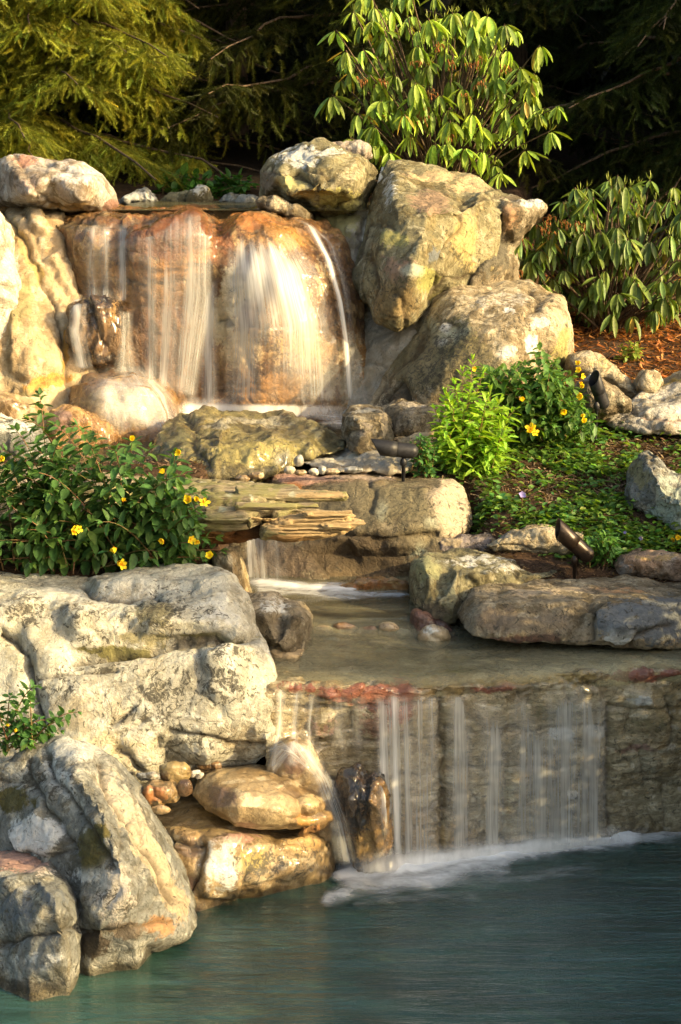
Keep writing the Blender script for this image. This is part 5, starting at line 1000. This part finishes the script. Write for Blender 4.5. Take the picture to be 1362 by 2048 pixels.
R1pts = [(783,20),(745,40),(726,100),(770,78),(905,25),(870,40),(945,50),(975,30),(1010,48),(960,95),(890,80),(925,110),(860,125),(835,90),(1015,100),(1040,135),(1070,145),(790,150),(740,150),(700,145),(770,190),(830,165),(1000,160),(960,150),(1050,200),(1075,225),(1090,215),(1035,225),(900,160),(745,215),(800,215),(860,215),(930,250),(900,240),(985,265),(1010,215),(820,270),(870,285),(930,295),(990,330),(1000,345),(965,300),(895,285),(700,275),(755,285),(880,190),(1060,170),(1030,60),(1116,212),(1100,262),(672,60),(664,190),(690,330),(1050,300),(740,-10),(1080,90)]
rhodo("tall rhododendron with drooping leaves and brown spent flowers hanging over the egg-shaped boulder",
  [(690,60),(720,-40),(860,-10),(960,20),(1040,60),(1075,130),(1085,220),(1040,270),(970,330),(860,325),(760,300),(690,270),(670,150)], R1pts, 9.9, .35, P(880, 330, 10.1)-np.array([0,0,.3]), 130, .128,
  heads=[(880,95),(830,125),(900,130),(945,130),(960,170),(760,165),(720,165),(860,190),(925,195),(850,225),(900,275),(1010,140),(965,120),(840,240)], seed=3)
R2pts = [(1150,375),(1170,395),(1235,350),(1250,370),(1300,360),(1130,400),(1180,425),(1245,410),(1110,440),(1200,460),(1275,430),(1310,420),(1160,470),(1230,480),(1045,475),(1190,500),(1260,495),(1300,480),(1340,470),(1140,520),(1210,540),(1195,560),(1235,585),(1180,590),(1270,560),(1320,560),(1200,600),(1225,625),(1310,620),(1350,600),(1100,480),(1075,500),(1060,520),(1340,400),(1360,520),(1150,440)]
rhodo("lower rhododendron with dull olive leaves filling the space right of the broad cream boulder",
  [(1040,470),(1100,420),(1160,360),(1240,340),(1330,350),(1430,380),(1440,600),(1350,650),(1250,640),(1170,610),(1090,570),(1040,520)], R2pts, 9.3, .32, P(1220, 665, 9.4)-np.array([0,0,.05]), 170, .122,
  heads=[(1100,440),(1130,450),(1085,460),(1160,450),(1030,545),(1280,580),(1110,470)], colr=(.11,.17,.035), seed=5)

# --- leafy stems with opposite leaves
def herb(label, name, tips, base_poly, d, mat, L=.045, W=.5, colr=(.06,.13,.025), sp=.022, whorl=2, dd=.12, lift=.35, flowers=(), cat='shrub', seed=1, pit=.25, ns=5, droop=.18, zg=None, fl=None, fsz=.024, droopleaf=-.1):
    r = np.random.default_rng(seed); bx = [p[0] for p in base_poly]; by = [p[1] for p in base_poly]
    c0 = P(sum(bx)/len(bx), sum(by)/len(by), d); root = empty(name, tuple(c0), label, cat)
    b = MB(); sb = MB(); lt = leaf_t(1, W, ns, droop, .25, .85)
    for (x, y, *z) in tips:
        dt = z[0] if z else d + dd*r.uniform(-1, .8)
        tip = P(x, y, dt); k = r.integers(0, len(base_poly)); bpx = base_poly[k]
        bs = P(bpx[0]+r.normal(0, 12), bpx[1]+r.normal(0, 5), d + r.uniform(0, dd)); bs[0] = bs[0]*.6 + tip[0]*.4
        mid = bs*.45+tip*.55; mid[2] = bs[2] + (tip[2]-bs[2])*(.5+lift) + .02
        ln = np.linalg.norm(tip-bs); n = max(3, int(ln/sp)); c = curve3(bs, mid, tip, n+1)
        v, f = tube(c, np.linspace(.0028, .0010, n+1), 4); sb.add(v, f, (1,1,1))
        tg = np.gradient(c, axis=0); tg /= np.linalg.norm(tg, axis=1)[:, None]; a0 = r.uniform(0, 6.28)
        i0 = int(n*.22)
        for i in range(i0, n+1):
            s = (i-i0)/max(1, n-i0); sz = L*(1-.55*max(0, s-.6)/.4)*r.uniform(.8, 1.15); m = whorl if i < n else whorl+2
            yaw = a0 + (i % 2)*math.pi/whorl + np.arange(m)*2*math.pi/m + r.normal(0, .2, m)
            # local frame of the stem
            Z = tg[i]; X = np.cross([.1, .9, .2], Z); X /= np.linalg.norm(X); Y = np.cross(Z, X)
            up = pit + .9*max(0, s-.85)/.15
            dr = (np.cos(yaw)[:, None]*X + np.sin(yaw)[:, None]*Y)*math.cos(up) + Z*math.sin(up); dr = dr + np.array([0, 0, droopleaf])
            dr /= np.linalg.norm(dr, axis=1)[:, None]
            R_ = rotm(np.arctan2(dr[:, 1], dr[:, 0]), np.arcsin(np.clip(dr[:, 2], -1, 1)), r.normal(0, .3, m))
            col = hsvv(colr, m, .16, .10, r)*(1+.45*s)
            b.many(lt[0], lt[1], R_, np.tile(c[i], (m, 1)), sz*np.ones(m), col)
    link_mesh("foliage", b.mesh("foliage"), mat, root); link_mesh("stems", sb.mesh("stems"), M_stem, root)
    for (x, y, *z) in flowers: flower(P(x, y, z[0] if z else d-dd*1.05), root, fsz, r, **(fl or {}))
    return root
def flower(p, root, s=.024, r=None, col=(.80,.64,.03), n=5, name="flower", stam=True, W=.62, wilt=0):
    fb = MB(); ax = np.array([r.normal(0, .9), -1, r.uniform(-.5, 1.2)]); s = s*r.uniform(.6, 1.05); cl = r.uniform(.1, 1.7); ax /= np.linalg.norm(ax); X = np.cross(ax, [0, 0, 1.]); X /= np.linalg.norm(X); Y = np.cross(ax, X)
    a = np.arange(n)*2*math.pi/n + r.uniform(0, 6); dr = np.cos(a)[:, None]*X + np.sin(a)[:, None]*Y + ax*cl
    dr /= np.linalg.norm(dr, axis=1)[:, None]; Z = ax - (dr@ax)[:, None]*dr; Z /= np.linalg.norm(Z, axis=1)[:, None]; Yl = np.cross(Z, dr)
    R_ = np.stack([dr, Yl, Z], -1); v, f = leaf_t2(1, W, 5, -.15, .3, 1.5, .02)
    fb.many(v, f, R_, np.tile(p, (n, 1)), s*r.uniform(.8, 1.1, n), hsvv(col, n, .08, .03, r))
    if stam:
        for k in range(14):
            q = p + s*.55*(ax*.8 + r.normal(0, .35, 3)); vv, ff = tube([p, (p+q)/2, q, q+ax*.001], [.0005, .0004, .0009, .0003], 4); fb.add(vv, ff, (.75,.38,.02))
    link_mesh(name, fb.mesh(name), M_petal, root)
def fill(poly, n, seed, dist=9):
    r = np.random.default_rng(seed); xs = [p[0] for p in poly]; ys = [p[1] for p in poly]; o = []
    k = 0
    while len(o) < n and k < 5000:
        k += 1; x, y = r.uniform(min(xs), max(xs)), r.uniform(min(ys), max(ys))
        if inside(np.array([x]), np.array([y]), poly)[0] and all(math.hypot(x-a, y-b) > dist for a, b in o): o.append((x, y))
    return o
herb("wide St John's wort bush with yellow flowers above the huge pale boulder", "flowering_shrub",
  [(80,790,6.2),(110,850),(150,850),(185,870),(60,840),(30,860),(5,900),(265,880),(350,905),(370,950),(300,895),(230,900),(400,985),(385,1030),(430,1075),(440,1100),(330,960),(20,940),(45,905)]
  + fill([(-40,930),(60,900),(160,880),(260,910),(350,940),(400,1000),(410,1060),(430,1110),(380,1125),(250,1130),(100,1135),(-40,1130)], 90, 4, 12),
  [(-40,1135),(40,1138),(110,1138),(180,1138),(240,1135),(300,1132),(350,1128),(400,1120)], 5.98, M_herb, L=.070, W=.44, colr=(.055,.115,.030), sp=.032, seed=21, dd=.16,
  flowers=[(8,922),(395,1000),(378,1002),(408,1006),(326,1078),(396,1080),(380,1078),(238,1122),(234,1096),(242,1130),(145,1062),(156,1058),(262,880),(360,905),(420,1112),(245,1002),(318,945)], fsz=.026)
herb("small St John's wort sprig with yellow bud growing beside the leaning grey foreground boulder", "flowering_shrub",
  [(75,1372),(60,1395),(155,1425),(130,1440),(20,1392),(40,1440),(90,1440),(100,1470),(20,1450),(60,1480),(0,1420),(-20,1400),(10,1490),(70,1455),(40,1480),(-10,1470),(120,1462),(30,1420)],
  [(-30,1500),(0,1505),(30,1500),(60,1492)], 5.02, M_herb, L=.040, W=.5, colr=(.055,.125,.030), sp=.018, seed=8, dd=.06, flowers=[(18,1452),(34,1462)], fsz=.016)
herb("dark green St John's wort with upright yellow flower spike before the cream boulder", "flowering_shrub",
  [(1078,690,7.3),(1080,712),(1050,725),(1110,722),(1030,735),(1000,745),(960,735),(1120,740),(1145,750),(940,745)] + fill([(940,740),(1040,725),(1120,730),(1160,790),(1195,830),(1180,860),(1100,865),(1020,850),(950,800)], 75, 6, 11),
  [(960,862),(1020,866),(1080,868),(1130,868),(1170,866)], 7.35, M_herb, L=.058, W=.48, colr=(.075,.15,.032), sp=.027, seed=9, dd=.16,
  flowers=[(1160,740),(1163,752),(1160,765),(1166,776),(1164,790),(1158,728),(1170,832),(1166,846),(1064,858),(1058,864),(1068,866),(945,735),(1038,798),(1120,826),(1130,820)], fsz=.028)
herb("bright lime-green upright leafy plant in front of the dark green bush beside the fallen spotlight", "leafy_plant",
  [(945,722),(925,745),(965,750),(910,770),(890,790),(940,780),(980,780),(905,810),(870,820),(960,810),(1000,800),(925,835),(890,850),(980,840),(1010,850),(900,880),(950,870),(990,880),(880,900),(930,900),(970,910),(1005,900),(940,935),(975,945),(900,920),(1020,870),(960,890),(1030,820),(870,860),(1000,930)] + fill([(880,800),(960,780),(1020,830),(1020,920),(960,950),(890,900)], 34, 12, 12),
  [(900,935),(930,950),(960,955),(990,950),(950,960)], 7.12, M_herb, L=.078, W=.32, colr=(.20,.33,.035), sp=.024, whorl=2, seed=10, dd=.12, flowers=(), cat='plant', pit=.5, lift=.1)
herb("small pale-leaved seedling at the foot of the fallen spotlight", "leafy_plant", fill([(820,880),(850,865),(880,900),(870,950),(830,950)], 16, 3, 8), [(840,950),(855,950),(865,945)], 7.0, M_herb, L=.035, W=.6, colr=(.06,.14,.035), sp=.02, seed=13, dd=.05, cat='plant')
herb("low green sprout at the base of the tilted bronze spotlight", "leafy_plant", fill([(1170,1070),(1230,1060),(1240,1110),(1200,1130),(1175,1120)], 16, 3, 8), [(1190,1132),(1205,1134),(1215,1130)], 6.36, M_herb, L=.045, W=.35, colr=(.07,.16,.03), sp=.018, seed=14, dd=.05, cat='plant')
herb("young yellow-green sprout standing in the sunlit red mulch", "leafy_plant", fill([(1240,690),(1275,680),(1285,710),(1270,730),(1245,725)], 12, 3, 7), [(1255,738),(1265,738)], 8.7, M_herb, L=.04, W=.6, colr=(.15,.20,.03), sp=.025, seed=15, dd=.05, cat='plant')
herb("tuft of broad dark leaves in the gloom behind the top pool's far rim", "leafy_plant", fill([(320,340),(360,330),(420,350),(500,350),(510,390),(320,395)], 36, 3, 7), [(340,402),(420,402),(480,402)], 10.6, M_herb, L=.085, W=.6, colr=(.05,.12,.02), sp=.05, seed=16, dd=.1, cat='plant')

# --- ground cover and mulch on the right bank
gc = MB(); mu = MB(); r = np.random.default_rng(77)
lt = leaf_t2(1, .55, 3, .2, .3, .9)
gp = [(860,900),(950,890),(1040,870),(1200,862),(1420,862),(1420,1110),(1240,1130),(1120,1120),(1000,1075),(948,1080),(950,1010),(920,960),(840,955)]
cand = fill(gp, 1150, 5, 1.5)
n_c = 0
cv = np.array([GP(x, y) for x, y in cand]); dn = fbm(cv*[5, 5, 0], 3, 3)
for c, q in zip(cv, dn):
    if q < .06 and r.random() < .88: continue
    m = r.integers(9, 17); yaw = r.uniform(0, 6.28, m); T = c + np.stack([r.normal(0, .030, m), r.normal(0, .035, m), np.abs(r.normal(.014, .014, m))], -1)
    T[:, 2] += ground_z(T[:, 0], T[:, 1]) - c[2]
    gc.many(lt[0], lt[1], rotm(yaw, r.uniform(-.2, .7, m), r.normal(0, .4, m)), T, r.uniform(.022, .042, m), hsvv((.10,.19,.035), m, .3, .18, r)); n_c += m
tag(link_mesh("ground_cover", gc.mesh("ground_cover"), M_herb), "small glossy periwinkle leaves creeping over the mulch", "ground cover", kind='stuff')
chip = (np.array([(-.5,-.5,0),(.5,-.35,.05),(.5,.4,0),(-.5,.5,.1)]), np.array([(0,1,2,3)]))
def chips(n, xr, yr, sc, cols, lift=.006):
    x = r.uniform(*xr, n); y = r.uniform(*yr, n); T = np.stack([x, y, ground_z(x, y)+np.abs(r.normal(lift, .006, n))], -1)
    col = np.array(cols)[r.integers(0, len(cols), n)]*np.exp(r.normal(0, .3, (n, 1)))
    S = np.stack([r.uniform(.6, 1.8, n)*sc, r.uniform(.12, .3, n)*sc, np.ones(n)*sc], -1)
    mu.many(chip[0], chip[1], rotm(r.uniform(0, 6.28, n), r.normal(0, .3, n), r.normal(0, .4, n)), T, S, col)
chips(15000, (.3, 1.7), (6.2, 7.9), .026, [(.13,.08,.05),(.22,.15,.09),(.07,.045,.03),(.26,.19,.12)])
chips(9000, (.9, 2.4), (8.0, 10.5), .04, [(.36,.13,.04),(.22,.09,.035),(.42,.20,.07),(.12,.05,.025)])
chips(3000, (-1.5, -.3), (5.7, 6.9), .026, [(.13,.08,.05),(.22,.15,.09),(.07,.045,.03)])
tag(link_mesh("mulch", mu.mesh("mulch", False), M_petal), "shredded brown and rust-coloured bark mulch scattered on the soil", "mulch", kind='stuff')
for (x, y, d, lab) in [(1044,1003,.0,"single violet-blue periwinkle flower in the middle of the ground cover"),(1250,1086,.0,"violet-blue periwinkle flower beside the bronze spotlight's sprout"),(1282,1092,.0,"pale lilac periwinkle flower next to the orange-pink rock")]:
    p = GP(x, y+16, .055); e = empty("periwinkle", tuple(p-np.array([0,0,.06])), lab, "flower", "periwinkle flowers")
    flower(p, e, .019, r, (.36,.32,.72), 5, "petals", False, .75)
    v, f = tube([p-np.array([0,0,.06]), p], [.001, .001], 4); b = MB(); b.add(v, f, (.1,.2,.04)); link_mesh("stalk", b.mesh("stalk"), M_stem, e)
p = GP(1352, 1098, .05); e = empty("primrose", tuple(p-np.array([0,0,.05])), "bright yellow flower at the right edge above the orange-pink rock", "flower")
for dx, dz in ((0, 0), (.018, .014), (-.008, -.018)): flower(p+np.array([dx, 0, dz]), e, .026, r, (.85,.60,.03), 5, "petals", True)
v, f = tube([p-np.array([0,0,.05]), p], [.0015, .001], 4); b = MB(); b.add(v, f, (.1,.2,.04)); link_mesh("stalk", b.mesh("stalk"), M_stem, e)
# ------------------------------------------------------------------ spruces
def needle_spray(r, L=1.0, n=80, nl=.21):
    """one fuzzy twig of unit length along +X: tiny needle triangles round a stem"""
    V = []; Fc = []
    for i in range(n):
        s = (i+r.random())/n; a = r.uniform(0, 2*math.pi); x = s*L; dz = -.12*s*s
        up = .55; l = nl*(1-.4*s)*r.uniform(.7, 1.2)
        d = np.array([up, math.cos(a)*.8, math.sin(a)*.8]); d /= np.linalg.norm(d); w = np.array([0, -math.sin(a), math.cos(a)])*.017
        p = np.array([x, 0, dz]); k = len(V); V += [p-w, p+w, p+d*l]; Fc.append((k, k+1, k+2))
    k = len(V)   # woody core
    V += [np.array([0, -.012, 0]), np.array([0, .012, 0]), np.array([L, 0, -.12])]; Fc.append((k, k+1, k+2))
    return np.array(V), np.array(Fc)
rs_ = np.random.default_rng(2); SPR = [needle_spray(rs_) for _ in range(4)]
def spruce(label, base, height, rad, n_limb, colr, seed, name="spruce", z0=.1, sub=9, tw=.17, xlim=None, ylim=None, zmax=None, droop=.38, fade=0, dens=1.0, grp="evergreens behind the waterfall", face=None, fing=1.0):
    r = np.random.default_rng(seed); base = np.array(base, float)
    root = empty(name, tuple(base), label, "tree", grp)
    tb = MB(); v, f = tube([base-[0,0,.3], base+[0,0,height*.3], base+[.02,0,height*.7], base+[0,0,height]], [rad*.07, rad*.055, rad*.03, .01], 10); tb.add(v, f)
    T = []; A = []; Pp = []; S = []; Cc = []
    for i in range(n_limb):
        h = z0 + (1-z0)*(i+r.random())/n_limb*.97; z = height*h; a = r.uniform(0, 2*math.pi)
        if face is not None and r.random() < .7: a = face + r.normal(0, .8)
        ln = rad*(1-h)**.75*r.uniform(.75, 1.08)+.15; pitch = .15 - droop*(1-h)
        p0 = base+[0, 0, z]; dr = np.array([math.cos(a), math.sin(a), 0])
        p1 = p0 + dr*ln*.5 + [0, 0, ln*.5*math.tan(pitch)+.04*ln]; p2 = p0 + dr*ln + [0, 0, -ln*droop*.55]
        c = curve3(p0, p1, p2, 9); c[2:] += np.cumsum(r.normal(0, .022, (7, 3)), axis=0); v, f = tube(c, np.linspace(.011, .003, 9)*rad*.8, 5); tb.add(v, f)
        m = int(sub*ln/.25*dens)
        for k in range(m):
            s = .25+.75*((k+r.random())/m); j = min(7, int(s*8)); q = c[j] + (c[j+1]-c[j])*(s*8-j)
            if zmax and q[2] > zmax: continue
            side = 1 if k % 2 else -1; l2 = ln*.34*(1.1-s)*r.uniform(.7, 1.2)+.10
            a2 = a + side*r.uniform(.5, 1.1); d2 = np.array([math.cos(a2), math.sin(a2), r.uniform(-.55, -.05)])
            nn = max(2, int(l2/(tw*.42)))
            base_c = hsvv(colr, 1, .2, .1, r)[0]
            for w in range(nn+1):
                qq = q + d2*l2*w/nn + [0, 0, -.3*l2*(w/nn)**2]
                if r.random() > .8: continue
                if qq[1] < 10.45 or (xlim and qq[0] > xlim + .12*math.sin(qq[2]*9)): continue
                T.append(qq); A.append(a2 + r.choice([-1, 1])*r.uniform(.2, .9)*(0 if w == nn else 1)); Pp.append(r.uniform(-1.1, -.2)); S.append(tw*r.uniform(.6, 1.1)); Cc.append(base_c*np.exp(r.normal(0, .15))*(1.25 if w == nn else 1))
    T = np.array(T); A = np.array(A); Pp = np.array(Pp); S = np.array(S); Cc = np.array(Cc); m = MB()
    kk = r.integers(0, 4, len(T))
    for q in range(4):
        s = kk == q; m.many(SPR[q][0], SPR[q][1], rotm(A[s], Pp[s], r.uniform(0, 6.28, s.sum())), T[s], S[s], Cc[s])
    link_mesh("trunk", tb.mesh("trunk"), M_bark, root); link_mesh("crown", m.mesh("crown", False), M_needle, root)
    return root
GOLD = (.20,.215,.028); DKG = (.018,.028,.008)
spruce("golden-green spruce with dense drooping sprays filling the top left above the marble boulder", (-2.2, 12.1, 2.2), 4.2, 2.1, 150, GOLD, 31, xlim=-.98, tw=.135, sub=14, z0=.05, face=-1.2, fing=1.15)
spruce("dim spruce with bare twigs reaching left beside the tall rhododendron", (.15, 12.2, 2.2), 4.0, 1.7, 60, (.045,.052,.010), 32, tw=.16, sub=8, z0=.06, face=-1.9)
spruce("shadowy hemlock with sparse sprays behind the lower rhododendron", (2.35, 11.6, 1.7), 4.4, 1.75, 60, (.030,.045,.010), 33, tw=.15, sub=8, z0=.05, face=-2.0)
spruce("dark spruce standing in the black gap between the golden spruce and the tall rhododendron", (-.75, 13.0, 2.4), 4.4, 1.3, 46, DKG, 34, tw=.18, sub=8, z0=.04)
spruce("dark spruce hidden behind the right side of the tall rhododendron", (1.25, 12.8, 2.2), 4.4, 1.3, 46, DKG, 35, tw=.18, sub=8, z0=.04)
# wall of forest further back, too dense to count
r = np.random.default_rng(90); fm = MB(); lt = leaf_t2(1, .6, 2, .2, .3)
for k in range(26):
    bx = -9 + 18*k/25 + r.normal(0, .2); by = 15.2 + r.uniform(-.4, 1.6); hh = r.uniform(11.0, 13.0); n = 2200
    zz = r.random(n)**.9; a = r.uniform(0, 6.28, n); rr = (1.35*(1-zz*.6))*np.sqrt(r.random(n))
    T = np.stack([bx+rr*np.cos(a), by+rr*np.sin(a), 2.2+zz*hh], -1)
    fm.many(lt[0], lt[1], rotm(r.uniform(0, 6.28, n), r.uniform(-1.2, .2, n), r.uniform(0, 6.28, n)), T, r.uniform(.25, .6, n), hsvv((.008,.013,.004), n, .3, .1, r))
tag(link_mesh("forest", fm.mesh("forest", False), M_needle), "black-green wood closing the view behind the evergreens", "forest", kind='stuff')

# --- right bank outside the picture: unseen bushes and trees added to keep the lower pool and the wood in shade
def bush(name, label, c, rad, n, colr, seed, L=.07, cat="shrub", grp=None, zb=None):
    r = np.random.default_rng(seed); c = np.array(c, float); rad = np.array(rad, float); zb = float(ground_z(c[0], c[1])) if zb is None else zb
    root = empty(name, (c[0], c[1], zb), label, cat, grp)
    d = r.normal(0, 1, (n, 3)); d /= np.linalg.norm(d, axis=1)[:, None]; q = (.35+.65*r.random(n)**.5); T = c + d*rad*q[:, None]*(1+.25*vnoise(d*2.5+seed, seed))[:, None]
    m = MB(); lt = leaf_t2(1, .5, 3, .2, .3); m.many(lt[0], lt[1], rotm(np.arctan2(d[:, 1], d[:, 0])+r.normal(0, .7, n), r.uniform(-.9, .6, n), r.uniform(-1, 1, n)), T, r.uniform(.7, 1.3, n)*L, hsvv(colr, n, .25, .12, r))
    tb = MB(); b0 = np.array([c[0], c[1], zb-.1])
    for k in range(9):
        e = c + d[k]*rad*.8; v, f = tube(curve3(b0, c-[0, 0, rad[2]*.3], e, 9), np.linspace(.03 if cat == "tree" else .02, .004, 9), 6); tb.add(v, f)
    link_mesh("crown" if cat == "tree" else "foliage", m.mesh("foliage", False), M_leaf, root); link_mesh("trunk" if cat == "tree" else "branches", tb.mesh("branches"), M_bark, root); return root
bush("laurel_bush", "dense round laurel bush added out of view to shade the lower fall", (1.95, 4.85, .70), (.48,.50,.75), 7000, (.05,.10,.02), 51)
bush("laurel_bush", "wider laurel bush added out of view to shade the right bank rocks", (2.05, 5.95, .74), (.5,.6,.54), 7000, (.05,.10,.02), 52)
bush("laurel_bush", "low spreading laurel bush added out of view to shade the pool", (1.98, 3.72, .50), (.48,.78,.52), 7000, (.05,.10,.02), 56)
bush("laurel_bush", "dark laurel bush on the left bank beside the huge pale boulder", (-1.75, 5.75, 1.15), (.42,.42,.5), 4500, (.05,.10,.02), 61)
bush("laurel_bush", "dark laurel bush on the left bank where the log comes out of the soil", (-1.95, 6.7, 1.3), (.45,.5,.5), 4500, (.05,.10,.02), 62)
bush("laurel_bush", "dark laurel bush on the left bank below the chalk-white stone", (-2.3, 7.9, 1.5), (.55,.5,.65), 4500, (.05,.10,.02), 63)
bush("laurel_bush", "tall dark laurel bush on the left bank beside the marble boulder", (-2.6, 9.3, 2.2), (.6,.6,.9), 5500, (.05,.10,.02), 64)
bush("added_young_tree", "young broadleaf tree added out of view to shade the huge pale boulder", (2.15, 4.48, 1.92), (.40,.27,.30), 3500, (.06,.12,.02), 53, cat="tree")
bush("added_broadleaf_tree", "large broadleaf tree added out of view to shade the wood", (4.6, 10.4, 4.3), (1.5,1.6,2.6), 16000, (.04,.08,.02), 54, .16, cat="tree")
bush("added_broadleaf_tree", "second large broadleaf tree added further back, out of view, to shade the wood", (5.6, 12.8, 5.0), (1.8,1.9,3.2), 16000, (.04,.08,.02), 55, .18, cat="tree")
